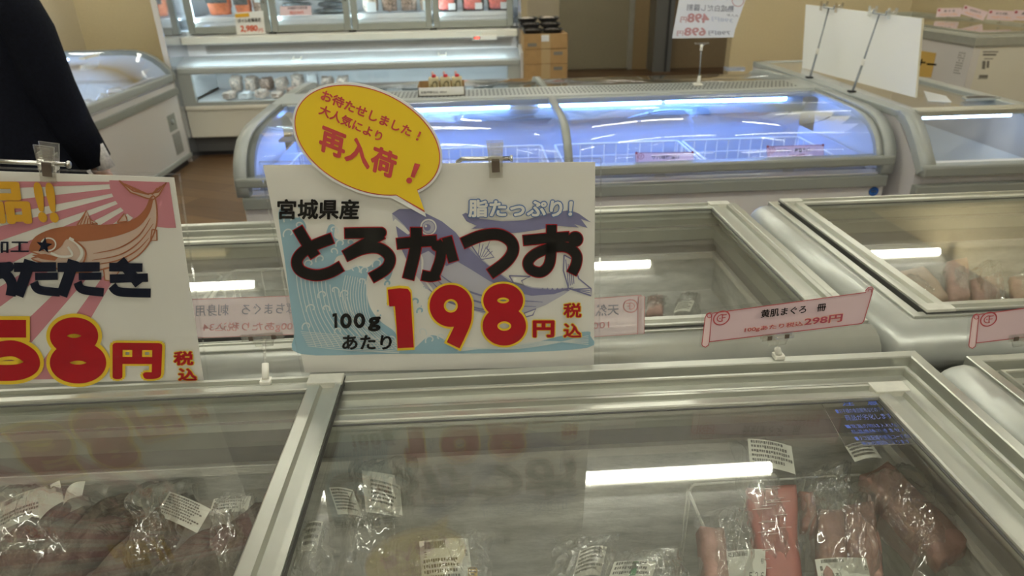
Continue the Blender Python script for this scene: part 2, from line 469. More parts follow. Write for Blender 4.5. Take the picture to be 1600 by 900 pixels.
def ribbon(mb, pts, wd, fn, mt, push, taper=False, closed=False):
    """A painted stroke: 2-D points in picture/sheet units, width wd, sent to the sheet by fn."""
    P = [Vector((p[0], p[1])) for p in pts]; n = len(P); L = []; R = []
    _RL[0] = (_RL[0]+1) % 9
    if push.length > 0: push = push*(1+_RL[0]*2.2e-5/push.length)
    for i in range(n):
        t = (P[(i+1) % n]-P[i-1]) if closed else (P[min(i+1, n-1)]-P[max(i-1, 0)])
        t = t.normalized() if t.length > 0 else Vector((1, 0))
        nn = Vector((-t.y, t.x)); k = wd/2
        if taper: k *= (0.25+0.75*sin(pi*min(1, (i+0.5)/n)))
        L.append(P[i]+nn*k); R.append(P[i]-nn*k)
    vs = [fn(p.x, p.y)+push for p in L]+[fn(p.x, p.y)+push for p in R]
    mb.add(vs, [(i, (i+1) % n, n+(i+1) % n, n+i) for i in range(n if closed else n-1)], mt)
def smooth_curve(pts, k=6, closed=False):
    P = [Vector((p[0], p[1])) for p in pts]; n = len(P); out = []
    for i in range(n if closed else n-1):
        if closed: a, b, c, d = P[i-1], P[i], P[(i+1) % n], P[(i+2) % n]
        else: a, b, c, d = P[max(i-1, 0)], P[i], P[i+1], P[min(i+2, n-1)]
        for j in range(k):
            t = j/k
            out.append(0.5*((2*b)+(c-a)*t+(2*a-5*b+4*c-d)*t*t+(3*b-a-3*c+d)*t**3))
    if not closed: out.append(P[-1])
    return out

# ================================================================== SETTING
struct(MB().box((-3.3, -3.6, -0.06), (4.25, 10.2, 0), WOOD), 'floor')
struct(MB().box((-3.3, -3.6, 2.74), (4.25, 10.2, 2.8), CEIL), 'ceiling')
struct(MB().box((-3.3, -3.6, 0), (-3.1, 5.95, 2.74), BEIGE2), 'wall_left')
wb = MB().box((-3.3, 5.95, 0), (-2.36, 6.1, 2.74), BEIGE).box((-2.36, 6.75, 0), (0.55, 6.9, 2.74), BEIGE).box((-2.46, 6.1, 0), (-2.36, 6.75, 2.74), BEIGE)
struct(wb, 'wall_back')
struct(MB().box((0.45, 6.9, 0), (0.55, 9.95, 2.74), BEIGE2), 'wall_passage')
struct(MB().box((0.45, 9.95, 0), (2.6, 10.1, 2.74), BEIGE2).box((2.6, 9.95, 0), (4.2, 10.1, 2.74), BROWNP), 'wall_far')
struct(MB().box((2.44, 6.5, 0), (4.2, 6.62, 2.74), BEIGE), 'wall_partition')
struct(MB().box((4.1, -3.6, 0), (4.25, 6.5, 2.74), BEIGE), 'wall_right')
struct(MB().box((-3.3, -3.6, 0), (4.25, -3.5, 2.74), BEIGE2), 'wall_front')
dx0 = PY(874.5, 50, 9.9).x; dx1 = PY(984, 50, 9.9).x
d = MB().box((dx0, 9.90, 0.02), (dx1, 9.95, 2.2), TAUPE)
door = d.build('door_1'); door['kind'] = 'structure'
MB().box((dx1-0.02, 9.885, 0.0), (dx1+0.05, 9.95, 2.25), ALU).build('door_frame', door)
MB().tube([(dx0+0.1, 9.86, 0.95), (dx0+0.1, 9.86, 1.15)], 0.012, STEEL).build('door_handle', door)
px0 = PY(1022, 50, 9.6).x; px1 = PY(1050, 50, 9.6).x
struct(MB().box((px0, 9.55, 0), (px1, 9.95, 2.74), METALP).box((px0+0.16, 9.54, 0), (px0+0.19, 9.56, 2.74), ALU_D), 'trim_1')
struct(MB().box((dx1+0.05, 9.90, 0), (px0, 9.95, 2.74), BROWNP).box((px1, 9.86, 0), (4.0, 9.95, 2.74), BROWNP), 'wall_panel')
struct(MB().box((-3.1, 5.935, 0), (-2.36, 5.95, 0.08), KICK).box((2.44, 6.49, 0), (4.1, 6.5, 0.08), KICK), 'baseboard_back')
struct(MB().box((4.09, -3.5, 0), (4.1, 6.49, 0.08), KICK), 'baseboard_right')

# ceiling tube lights (they show as the bright streaks in the glass; back row added for fill)
def ceiling_light(xc, y, label):
    t = thing('ceiling_light', label, 'light', (xc, y, 2.74), 'fluorescent ceiling lights')
    MB().prism([(xc-0.62, y-0.075, 2.74), (xc-0.62, y-0.03, 2.70), (xc-0.62, y+0.03, 2.70), (xc-0.62, y+0.075, 2.74)], (1.24, 0, 0), WHITEP).build('housing', t)
    MB().tube([(xc-0.585, y, 2.672), (xc+0.585, y, 2.672)], 0.024, LAMP, 12).build('lamp_tube', t)
    e = MB()
    for s in (-1, 1): e.box((xc+s*0.585, y-0.02, 2.65), (xc+s*0.61, y+0.02, 2.70), WHITEP, 0.004)
    e.build_each('lamp_holder', t)
rows = ((-1.6, 'in the added unseen row behind the viewer'), (0.35, 'in the row over the near freezers'), (2.62, 'in the row over the aisle'), (5.15, 'in the row before the wall freezer'), (8.2, 'in the row by the far steel door'))
cols = ((-2.45, 'leftmost'), (-0.40, 'second from left'), (0.86, 'third from left'), (3.40, 'rightmost'))
for y, rl in rows:
    for xc, cl in cols:
        if y > 6 and not 0.6 < xc < 2: continue
        if y < 0 and not -1 < xc < 1: continue  # back row: two unseen tubes added to brighten the signs
        ceiling_light(xc, y, '%s white tube ceiling light %s' % (cl if y < 6 else 'single', rl))

# ================================================================== FLAT CHEST FREEZERS
def chest(name, label, x0, x1, y0, y1, ztop, split, upper, bump_l=False, bump_f=False, floor=0.50, liner=FROST, bump_r=False):
    """Sliding-lid chest freezer; x0..y1 is the outer line of its aluminium rim."""
    t = thing(name, label, 'freezer', ((x0+x1)/2, (y0+y1)/2, 0))
    Z = ztop
    b = MB()
    wth = 0.052
    for a, c in (((x0+.004, y0+.004, .10), (x0+wth, y1-.004, Z-.058)), ((x1-wth, y0+.004, .10), (x1-.004, y1-.004, Z-.058)),
                 ((x0+wth, y0+.004, .10), (x1-wth, y0+wth, Z-.058)), ((x0+wth, y1-wth, .10), (x1-wth, y1-.004, Z-.058))):
        b.box(a, c, BODY)
    b.box((x0+wth, y0+wth, .10), (x1-wth, y1-wth, .13), BODY)
    b.build('cabinet', t)
    MB().box((x0+.05, y0+.05, 0), (x1-.05, y1-.05, .10), KICK).build('kick_plate', t)
    l = MB()
    e = wth+.004
    l.open_box(x0+e, x1-e, y0+e, y1-e, floor, Z-.115, liner)
    # stepped lip above the frosted wall: pale ledge, then darker plastic throat
    l.sweep_rect(x0, x1, y0, y1, [(e, Z-.115), (e+.010, Z-.112), (e+.010, Z-.098), (e, Z-.098)], FROSTL)
    l.sweep_rect(x0, x1, y0, y1, [(e-.002, Z-.098), (e+.001, Z-.098), (e+.001, Z-.075), (e+.012, Z-.075), (e+.012, Z-.062), (e+.001, Z-.06), (e+.001, Z-.03), (e-.002, Z-.03)], LINER_D)
    l.build('liner', t, recalc=False)
    pr = [(0, -.06), (0, -.001), (.001, 0), (.014, 0), (.0155, -.0015), (.0165, -.017), (.0255, -.019), (.0255, -.030), (.0295, -.030), (.0295, -.009), (.0305, -.006), (.0345, -.006), (.0355, -.008), (.036, -.018),
          (.048, -.019), (.048, -.028), (.052, -.028), (.052, -.015), (.056, -.015), (.056, -.034), (.072, -.034), (.072, -.06)]
    MB().sweep_rect(x0, x1, y0, y1, [(a, Z+h) for a, h in pr], ALU).build('rim', t)
    g = MB()  # dark strips on the groove floors stand for their shade
    g.sweep_rect(x0, x1, y0, y1, [(.0257, Z-.0295), (.0257, Z-.0285), (.0293, Z-.0285), (.0293, Z-.0295)], ALU_D)
    g.sweep_rect(x0, x1, y0, y1, [(.0482, Z-.0275), (.0482, Z-.0265), (.0518, Z-.0265), (.0518, Z-.0275)], ALU_D)
    g.build('groove_shade', t)
    def lid(xa, xb, ya, yb, zt, ky):
        # frame of a lid: flat outer bar, shallow groove, inner bar; glass set into it
        w_ = .046
        p = [(0, -.016), (0, 0), (.008, 0), (.010, -.007), (.026, -.0075), (.029, -.001), (w_-.002, -.001), (w_, -.003), (w_, -.016)]
        fr = MB().sweep_rect(xa, xb, ya, yb, [(a, zt+h) for a, h in p], ALU, False, ky).build('glass_lid', t)
        MB().box((xa+w_-.006, ya+w_*ky-.004, zt-.013), (xb-w_+.006, yb-w_*ky+.004, zt-.0085), GLASS).build('glass_pane', fr)
        MB().sweep_rect(xa, xb, ya, yb, [(w_-.001, zt-.0083), (w_-.001, zt-.0060), (w_+.0025, zt-.0072), (w_+.0025, zt-.0083)], ALU_D, False, ky).build('glass_gasket', fr)
        MB().sweep_rect(xa, xb, ya, yb, [(-.0015, zt-.012), (-.0015, zt-.003), (-.0001, zt-.003), (-.0001, zt-.012)], ALU_D).build('lid_gap_shade', fr)  # dark band painted round the lid for the shaded gap
        cp = MB()
        for cx in (xa, xb):
            for cy in (ya, yb):
                sx = 1 if cx == xa else -1; sy = 1 if cy == ya else -1
                cp.box((cx-sx*.001, cy-sy*.001, zt-.010), (cx+sx*.0475, cy+sy*.022, zt+.0022), CAPM, .0015)
        cp.build_each('corner_cap', fr)
        return fr
    up = Z+.006; lo = Z-.010
    ov = .026
    for side in ('l', 'r'):
        is_up = (side == upper)
        ins = .024 if is_up else .056
        zt = up if is_up else lo
        xa, xb = (x0+ins, split+ov) if side == 'l' else (split-ov, x1-ins)
        iy = .006 if is_up else .064
        lid(xa, xb, y0+iy, y1-iy, zt, .66 if is_up else .60)
    # rounded bumpers outside the rim
    def bprof(k=.052):
        return [(0, -.075), (0, -.004), (-.010, -.002), (-.022, -.004), (-.034, -.010), (-.044, -.020), (-.050, -.033), (-.052, -.048), (-.050, -.062), (-.044, -.075)]
    bp = bprof()
    if bump_l or bump_f or bump_r:
        bm_ = MB(); n = len(bp); path = []
        if bump_l: path.append(('l', Vector((x0, y1-.026)), Vector((1, 0))))
        if bump_l and bump_f: path.append(('c', Vector((x0, y0)), Vector((1, 1))))
        elif bump_l: path.append(('e', Vector((x0, y0)), Vector((1, 0))))
        elif bump_f: path.append(('e', Vector((x0, y0)), Vector((0, 1))))
        if bump_f: path.append(('e', Vector((x1, y0)), Vector((0, 1))))
        vs = []
        for _, c, dd in path:
            for a, h in bp: vs.append((c.x+dd.x*a, c.y+dd.y*a, Z+h))
        fs = []
        for i in range(len(path)-1):
            for j in range(n):
                fs.append((i*n+j, i*n+(j+1) % n, (i+1)*n+(j+1) % n, (i+1)*n+j))
        fs.append(list(range((len(path)-1)*n, len(path)*n)))
        if bump_l:          # far end rounded off
            base = 0; c_ = (x0-.024, Z-.040)
            for q in (25, 45, 62, 76, 86):
                k_ = cos(radians(q)); o_ = len(vs)
                for a, h in bp: vs.append((c_[0]+(x0+a-c_[0])*k_, y1-.026+.028*sin(radians(q)), c_[1]+(Z+h-c_[1])*k_))
                for j in range(n): fs.append((base+j, base+(j+1) % n, o_+(j+1) % n, o_+j))
                base = o_
            fs.append(list(range(base, base+n)))
        else: fs.append(list(range(n)))
        bm_.add(vs, fs, BUMPER, True)
        bm_.build('bumper', t)
        s = MB()
        if bump_f: s.box((x0-(.05 if bump_l else 0), y0-.040, Z-.115), (x1, y0, Z-.078), TRIM_G, .002)
        if bump_l: s.box((x0-.040, y0, Z-.115), (x0, y1, Z-.078), TRIM_G, .002)
        s.build('side_band', t)
    return t

front = chest('chest_freezer', 'chest freezer nearest the viewer, glass lids, white sign standing at its back rail', -1.10, .630, .06, .815, .88, -.2215, 'l')
front_r = chest('chest_freezer', 'chest freezer at the lower right corner, rounded grey bumper along its left side', .692, 2.1, .06, .785, .88, 1.42, 'r', bump_l=True)
mid = chest('chest_freezer', 'middle row chest freezer, nearly empty, behind the large white price sign', -1.45, .612, .900, 1.482, .88, -.15, 'r', bump_f=True, floor=.682)
mid_r = chest('chest_freezer', 'middle row chest freezer at right holding pale pink packs under its glass', .690, 2.35, .905, 1.482, .88, 1.52, 'l', bump_l=True, bump_f=True, floor=.682)

# blue notice on the right lid of the near freezer
st = MB()
zs = .88-.010-.0085+.0006
def onlid(px, py): return PZ(px, py, zs)
for body, bl, br, tl in (('注　意', (1313, 629), (1369, 627), (1311, 620)), ('■お子様の食品販売などのアイス', (1305, 641), (1385, 637), (1301, 634)), ('商品が劣化します', (1320, 652), (1392, 648), (1315, 643)),
                         ('■常温の物は入れないで', (1322, 664), (1418, 660), (1316, 658)), ('品温維持できません', (1330, 672), (1415, 668), (1325, 666)),
                         ('■タコ足配線や延長コードの使用不可', (1336, 683), (1443, 677), (1331, 676)), ('発火の原因になります', (1346, 690), (1420, 686), (1341, 684))):
    put_text(st, body, onlid(*bl), onlid(*br), onlid(*tl), STICKB, .016 if body[0] == '注' else 0.0)
ln = [(1278, 620), (1332, 688), (1330, 692)]
st2 = [onlid(1277, 619), onlid(1318, 691), onlid(1459, 686)]
for a, b in ((st2[0], st2[1]), (st2[1], st2[2])): st.tube([a, b], .0004, GREYINK, 4)
st.build('notice_sticker', front)
tag_none = None

# ================================================================== PACKS INSIDE THE CHESTS
def basis(o, a, b):
    o = Vector(o); u = Vector(a)-o; v = Vector(b)-o
    return o, u, v
def film_bag(name, parent, o, u, v, h, seed, wr=.006, nu=48, nv=26, mt=FILM):
    mb = MB(); n = u.cross(v).normalized()
    if n.z < 0: n = -n
    top = []; bot = []
    for j in range(nv+1):
        for i in range(nu+1):
            s = i/nu; q = j/nv
            e = (1-abs(2*s-1)**3)*(1-abs(2*q-1)**3)
            p = o+u*s+v*q
            nz = noise.noise(Vector((s*6+seed, q*6, seed*.7)))
            rg = 1-abs(noise.noise(Vector((s*15+seed*2+q*3, q*4-s*2, seed))))*2.4
            rg2 = 1-abs(noise.noise(Vector((s*9+seed, q*17+s*5, seed*3))))*2.4
            edge = noise.noise(Vector((s*5, q*5, seed)))*.012
            p = p+(u.normalized()*edge+v.normalized()*edge*.7)
            top.append(p+n*(h*e+wr*(rg*.8+rg2*.45+nz)*(.35+.65*e)))
            bot.append(p-n*.001*e)
    W = nu+1; f1 = []
    for j in range(nv):
        for i in range(nu):
            a_, b_, c_, d_ = j*W+i, j*W+i+1, (j+1)*W+i+1, (j+1)*W+i
            f1 += [(a_, b_, c_), (a_, c_, d_)] if (i*7+j*3+int(seed)) % 2 else [(a_, b_, d_), (b_, c_, d_)]
    mb.add(top, f1, mt, True)
    k = len(top)
    mb.add(bot, [tuple(reversed(f)) for f in f1], mt, True)
    return mb.build(name, parent, recalc=False)
def block(name, parent, o, u, v, h, mt, seed=0, bev=.008, wob=.004, stripes=False, u2=None):
    """A sawn block of frozen fish: base parallelogram o,u,v raised by h."""
    mb = MB(); n = u.cross(v).normalized()
    if n.z < 0: n = -n
    nu, nv = 10, 16; vs = []; 
    for k in (0, 1):
        for j in range(nv+1):
            for i in range(nu+1):
                s = i/nu; q = j/nv
                p = o+(u if u2 is None else u.lerp(u2, q))*s+v*q+n*(h*k)
                if k: 
                    e = min(s, 1-s)*u.length; e2 = min(q, 1-q)*v.length
                    r = min(1, min(e, e2)/bev); p -= n*bev*.7*(1-r)**2
                p += Vector((noise.noise(p*22+Vector((seed, 0, 0))), noise.noise(p*22+Vector((0, seed, 3))), noise.noise(p*30+Vector((0, 5, seed)))))*wob
                vs.append(p)
    W = nu+1; O = W*(nv+1); fs = []
    for j in range(nv):
        for i in range(nu):
            fs.append((j*W+i, (j+1)*W+i, (j+1)*W+i+1, j*W+i+1)); fs.append((O+j*W+i, O+j*W+i+1, O+(j+1)*W+i+1, O+(j+1)*W+i))
    for i in range(nu):
        fs.append((i, i+1, O+i+1, O+i)); a = nv*W+i; fs.append((a+1, a, O+a, O+a+1))
    for j in range(nv):
        fs.append(((j+1)*W, j*W, O+j*W, O+(j+1)*W)); a = j*W+nu; fs.append((a, a+W, O+a+W, O+a))
    mb.add(vs, fs, mt, True)
    if stripes:
        for q in range(26):
            s0 = random.uniform(0, .5); s1 = s0+random.uniform(.2, .5); qq = random.random()
            uq = u if u2 is None else u.lerp(u2, qq); a = o+uq*s0+v*qq+n*(h+.0006); b = o+uq*min(1, s1)+v*(qq+random.uniform(-.006, .006))+n*(h+.0006)
            mb.tube([a, b], .0006, FROSTLINE, 4)
    return mb.build(name, parent)
def label_card(parent, BL, BR, TL, rows=7, barcode=False, lines=(), bend=.004, ink=GREYINK, mt=LABELW, seed=1, big=None):
    """Printed price label; BL/BR/TL are three of its corners."""
    BL = Vector(BL); u = Vector(BR)-BL; v = Vector(TL)-BL; n = u.cross(v).normalized()
    if n.z < 0: n = -n
    if n.y > .5 and n.z < .3: n = -n
    mb = MB(); K = 8
    def pt(s, t, lift=0): return BL+u*s+v*t+n*(bend*sin(pi*s)*1.0+lift)
    vs = [pt(i/K, t) for t in (0, 1) for i in range(K+1)]
    mb.add(vs, [(i, i+1, K+2+i, K+1+i) for i in range(K)], mt, True)
    rnd = random.Random(seed); L = .0007
    def bar(s0, s1, t0, t1): mb.add([pt(s0, t0, L), pt(s1, t0, L), pt(s1, t1, L), pt(s0, t1, L)], [(0, 1, 2, 3)], ink)
    top = .94
    if barcode:
        s = .10
        while s < .52:
            wd = rnd.choice((.006, .01, .016)); bar(s, s+wd, .80, .95); s += wd+rnd.choice((.006, .01))
        top = .74
    for txt, s0, s1, t0, t1 in lines:
        put_text(mb, txt, pt(s0, t0, L), pt(s1, t0, L), pt(s0, t1, L), ink, .008)
    if lines: top = min(l[3] for l in lines)-.04
    dt = (top-.12)/max(rows, 1)
    for r in range(rows):
        t1 = top-r*dt; s = .06; end = rnd.uniform(.7, .95)
        while s < end:
            wd = rnd.uniform(.022, .05); hh = rnd.uniform(.45, .68)
            bar(s, min(s+wd, .96), t1-dt*hh, t1); s += wd+rnd.uniform(.01, .022)
    return mb.build('price_label', parent)
def on_plane(px, py, q, n):
    d = ray(px, py); return CAM+d*((q-CAM).dot(n)/d.dot(n))
PILES = {'near': (Vector((0, .735, .785)), .35), 'right': (Vector((0, 1.415, .745)), .20)}   # the stock slopes up to the back wall
def Zq(z, *pts):
    if isinstance(z, tuple):
        q, sl = PILES[z[0]]; q = q+Vector((0, 0, z[1])); n = Vector((0, -sl, 1)).normalized()
        return [on_plane(x, y, q, n) for x, y in pts]
    return [PZ(x, y, z) for x, y in pts]
def pack(name, label, cat, z, pts, bag=None, blocks=(), labels=(), group=None, h=.05, seed=1, wr=.006):
    """pts: bag base corner pixels (o, along u, along v) on the plane z."""
    o, a, b = Zq(z, *pts)
    t = thing(name, label, cat, (o+(a-o)/2+(b-o)/2), group)
    for k, (zz, q, hh, mt, st_) in enumerate(blocks):
        o2, a2, b2 = Zq(zz, *q[:3])
        block('fish_block', t, o2, a2-o2, b2-o2, hh, mt, seed+k, stripes=st_, u2=(Zq(zz, q[3])[0]-b2) if len(q) > 3 else None)
    film_bag('plastic_bag', t, o, a-o, b-o, h, seed, wr)
    for k, (zz, q, kw) in enumerate(labels):
        bl, br, tl = Zq(zz, *q)
        label_card(t, bl, br, tl, seed=seed*7+k, **kw)
    return t
G1 = None
BAG = 'plastic bag'
# big red saku block, standing nearest the wire basket
pack('tuna_pack', 'bagged flat red tuna block with striped frost, right of the wire basket side', 'frozen fish', ('near', 0.014),
     ((1195, 930), (1262, 925), (1140, 690)), h=.022, seed=3,
     blocks=((('near', 0.016), ((1196, 940), (1251, 936), (1163, 768), (1241, 762)), .014, TUNA, True),),
     labels=((('near', 0.033), ((1172, 728), (1243, 741), (1168, 685)), dict(rows=5, bend=.004)),), wr=.0035)
pack('tuna_pack', 'thick pink tuna block in a crinkled bag, lying diagonally at far right', 'frozen fish', .745,
     ((1318, 772), (1450, 920), (1392, 730)), h=.055, seed=9,
     blocks=((.748, ((1338, 768), (1462, 898), (1380, 745)), .032, TUNA2, False),),
     labels=((.805, ((1336, 722), (1378, 716), (1320, 697)), dict(rows=4)),), wr=.008)
pack('tuna_pack', 'two pale pink tuna pieces bagged with a barcode label at bottom right', 'frozen fish', ('near', 0.000),
     ((1262, 940), (1385, 935), (1250, 760)), h=.045, seed=14,
     blocks=((('near', 0.002), ((1272, 930), (1315, 930), (1272, 808)), .028, TUNA2, False), (('near', 0.002), ((1322, 930), (1372, 925), (1310, 800)), .026, TUNA2, False)),
     labels=((('near', 0.030), ((1280, 912), (1362, 910), (1273, 874)), dict(rows=0, barcode=True, lines=(('黄肌まぐろ冊生食用　（太西', .06, .98, .48, .70), ('洋　日本）', .06, .42, .16, .40)))),), wr=.006)
pack('tuna_pack', 'bagged pale tuna piece with a barcode label, left of the striped red block', 'frozen fish', ('near', 0.002),
     ((1092, 945), (1190, 940), (1090, 800)), h=.040, seed=21,
     blocks=((('near', 0.005), ((1098, 930), (1140, 930), (1088, 835)), .028, TUNA2, False),),
     labels=((('near', 0.030), ((1126, 915), (1196, 910), (1131, 863)), dict(rows=1, barcode=True, lines=(('黄肌まぐろ冊生食用', .06, .92, .55, .72), ('５２６', .60, .95, .05, .30)))),), wr=.006)
pack('tuna_pack', 'bagged pink fish scraps behind the red tuna block', 'frozen fish', ('near', 0.000),
     ((1245, 850), (1335, 830), (1240, 740)), h=.030, seed=33,
     blocks=((('near', 0.000), ((1250, 835), (1272, 835), (1246, 775)), .02, TUNA2, False),), wr=.010)
pack('fish_pack', 'clear bag with two overlapping white labels beside the aluminium lid divider', 'frozen fish', ('near', 0.000),
     ((520, 950), (640, 940), (548, 722)), h=.055, seed=41,
     labels=((('near', 0.036), ((572, 800), (626, 808), (565, 735)), dict(rows=0, bend=.001)), (('near', 0.039), ((578, 792), (629, 806), (576, 746)), dict(rows=6)), (('near', 0.037), ((528, 804), (567, 808), (514, 762)), dict(rows=7))), wr=.008)
pack('fish_pack', 'bag with a small label half hidden under the lid divider', 'frozen fish', ('near', 0.000),
     ((462, 930), (520, 935), (470, 810)), h=.035, seed=47,
     labels=((('near', 0.027), ((468, 864), (494, 862), (480, 817)), dict(rows=4)),), wr=.006)
pack('fish_pack', 'bag with a barcode label and gold sticker at the bottom middle', 'frozen fish', ('near', 0.000),
     ((640, 960), (770, 955), (648, 835)), h=.045, seed=52,
     labels=((('near', 0.029), ((660, 920), (740, 915), (655, 846)), dict(rows=4, barcode=True, lines=(('三陸産かつお　宮城県産', .08, .96, .62, .76),))), (('near', 0.031), ((731, 905), (746, 905), (731, 888)), dict(rows=3, mt=YPAPER))), wr=.006)
pack('fish_pack', 'bag with a curled white label in the bottom middle, left of the green sticker', 'frozen fish', ('near', 0.000),
     ((850, 960), (960, 955), (865, 840)), h=.045, seed=58,
     labels=((('near', 0.029), ((893, 908), (938, 900), (905, 862)), dict(rows=6, bend=.01)),), wr=.007)
pack('fish_pack', 'bag with a label and small green sticker at the bottom middle', 'frozen fish', ('near', 0.000),
     ((955, 960), (1070, 955), (960, 860)), h=.040, seed=63,
     labels=((('near', 0.027), ((950, 905), (1018, 905), (960, 878)), dict(rows=3)), (('near', 0.029), ((980, 902), (995, 900), (986, 880)), dict(rows=1, mt=GREENS))), wr=.005)
# left compartment: seared bonito
def lump(mb, px, py, z, L, W, H, ang, seed):
    c = Zq(('near', .022), (px, py))[0]; a = radians(ang)
    ux = Vector((cos(a), sin(a), .12))*L; uy = Vector((-sin(a), cos(a), 0))*W; uz = Vector((0, 0, 1))*H
    mb.ellipsoid(c, ux, uy, uz, BONITO, 20, 14, lambda d: 1+.16*noise.noise(d*2.3+Vector((seed, 0, 0)))+.05*noise.noise(d*7+Vector((seed, 1, 0))))
def bonito(name, label, z, pts, lumps, labels, seed, h=.06):
    o, a, b = Zq(z, *pts)
    t = thing(name, label, 'frozen fish', (o+(a-o)/2+(b-o)/2), None)
    for k, l in enumerate(lumps):
        mb = MB(); lump(mb, *l); mb.build('bonito_chunk', t)
    film_bag('plastic_bag', t, o, a-o, b-o, h, seed, .008)
    for k, (zz, q, kw) in enumerate(labels):
        bl, br, tl = Zq(zz, *q); label_card(t, bl, br, tl, seed=seed*3+k, **kw)
    return t
bonito('bonito_pack', 'bag of brown seared bonito with a long barcode label, at bottom left corner', ('near', 0.002), ((-60, 960), (160, 955), (-20, 762)),
       ((20, 880, .675, .085, .030, .028, 75, 1), (75, 870, .675, .075, .028, .028, 62, 2), (120, 862, .68, .085, .028, .028, 70, 3)),
       ((('near', 0.033), ((-10, 836), (66, 806), (2, 786)), dict(rows=3, barcode=True, lines=(('かつおたたき　宮城県', .05, .97, .55, .72),), bend=.004)), (('near', 0.034), ((62, 812), (100, 783), (56, 778)), dict(rows=0)), (('near', 0.034), ((98, 790), (128, 776), (104, 765)), dict(rows=0, bend=.006))), 71)
bonito('bonito_pack', 'bag of seared bonito chunks with a tilted white label, mid of the left compartment', ('near', 0.002), ((196, 955), (308, 950), (212, 758)),
       ((215, 870, .68, .095, .028, .028, 68, 5), (165, 840, .675, .05, .026, .026, 60, 6), (285, 905, .68, .075, .032, .03, 60, 7)),
       ((('near', 0.035), ((242, 804), (308, 833), (265, 768)), dict(rows=8)),), 83)
bonito('bonito_pack', 'bag of dark seared bonito against the aluminium lid divider', ('near', 0.000), ((335, 960), (405, 960), (345, 775)),
       ((355, 880, .675, .10, .030, .03, 66, 9), (385, 850, .672, .07, .026, .026, 66, 10)),
       ((('near', 0.027), ((326, 805), (386, 800), (334, 780)), dict(rows=4)), (('near', 0.026), ((345, 838), (392, 818), (362, 822)), dict(rows=4, bend=.006))), 91)

# wire basket standing in the near freezer
def wire_basket(name, label, x0, x1, y0, y1, z0, z1, nx, ny, nz, r, mt, group=None, loc=None):
    t = thing(name, label, 'basket', ((x0+x1)/2, (y0+y1)/2, z0), group)
    def rect(z, rr): return [(x0+rr, y0, z), (x1-rr, y0, z), (x1, y0+rr, z), (x1, y1-rr, z), (x1-rr, y1, z), (x0+rr, y1, z), (x0, y1-rr, z), (x0, y0+rr, z)]
    MB().tube(rect(z1, .012), r*1.9, mt, 8, closed=True).build('rim_wire', t)
    b = MB()
    for k in range(nz): b.tube(rect(z0+(z1-z0)*k/nz, .012), r, mt, 5, closed=True)
    for i in range(nx+1):
        x = x0+.008+(x1-x0-.016)*i/nx
        b.tube([(x, y0, z1), (x, y0, z0), (x, y1, z0), (x, y1, z1)], r, mt, 5)
    for j in range(ny+1):
        y = y0+.008+(y1-y0-.016)*j/ny
        b.tube([(x0, y, z1), (x0, y, z0), (x1, y, z0), (x1, y, z1)], r, mt, 5)
    b.build('wire_mesh', t)
    return t
wire_basket('wire_basket', 'white wire basket around the tuna packs, right half of the near freezer', .285, .555, .22, .735, .506, .715, 3, 4, 1, .0011, WIREF)
wire_basket('wire_basket', 'frosted wire basket in the middle freezer seen between the two big signs, left one', -.95, -.575, 1.06, 1.41, .686, .782, 6, 6, 2, .0018, WIREF)
wire_basket('wire_basket', 'frosted wire basket in the middle freezer right beside the left one', -.555, -.20, 1.06, 1.41, .686, .790, 6, 6, 2, .0018, WIREF)

# middle freezer: two small packs; right middle freezer: pale packs
pack('fish_pack', 'small labelled pack at the inner corner of the nearly empty freezer', 'frozen fish', .69, ((1054, 496), (1092, 493), (1058, 468)), h=.028, seed=101,
     labels=((.722, ((1052, 489), (1078, 487), (1060, 472)), dict(rows=5)),), wr=.005)
pack('fish_pack', 'dark pink pack lying left of the small labelled pack', 'frozen fish', .69, ((1000, 497), (1038, 495), (1005, 466)), h=.02, seed=104,
     blocks=((.692, ((1008, 495), (1034, 494), (1012, 468)), .014, TUNA2, False),), wr=.004)
pack('fish_pack', 'big beige fish slab in the right middle freezer, leftmost there', 'frozen fish', ('right', 0.0), ((1420, 492), (1478, 485), (1380, 436)), h=.03, seed=111,
     blocks=((('right', 0.003), ((1432, 486), (1482, 476), (1392, 434)), .022, BEIGEFISH, False),), wr=.004)
pack('fish_pack', 'pink fish slab leaning beside the beige slab under glass', 'frozen fish', ('right', 0.0), ((1484, 492), (1520, 482), (1466, 428)), h=.04, seed=117,
     blocks=((('right', 0.003), ((1478, 486), (1508, 478), (1474, 424)), .034, TUNA2, False),), wr=.005)
pack('fish_pack', 'crinkled bag of fish with bright glints in the right middle freezer', 'frozen fish', ('right', 0.0), ((1532, 488), (1572, 477), (1506, 428)), h=.05, seed=123,
     blocks=((('right', 0.003), ((1520, 480), (1560, 472), (1510, 445)), .02, TUNA2, False),), wr=.013)
pack('fish_pack', 'dark bag at the right frame edge in the right middle freezer', 'frozen fish', ('right', 0.0), ((1590, 483), (1650, 470), (1574, 432)), h=.04, seed=129,
     blocks=((('right', 0.003), ((1580, 475), (1630, 468), (1575, 440)), .02, TUNA2, False),), wr=.008)

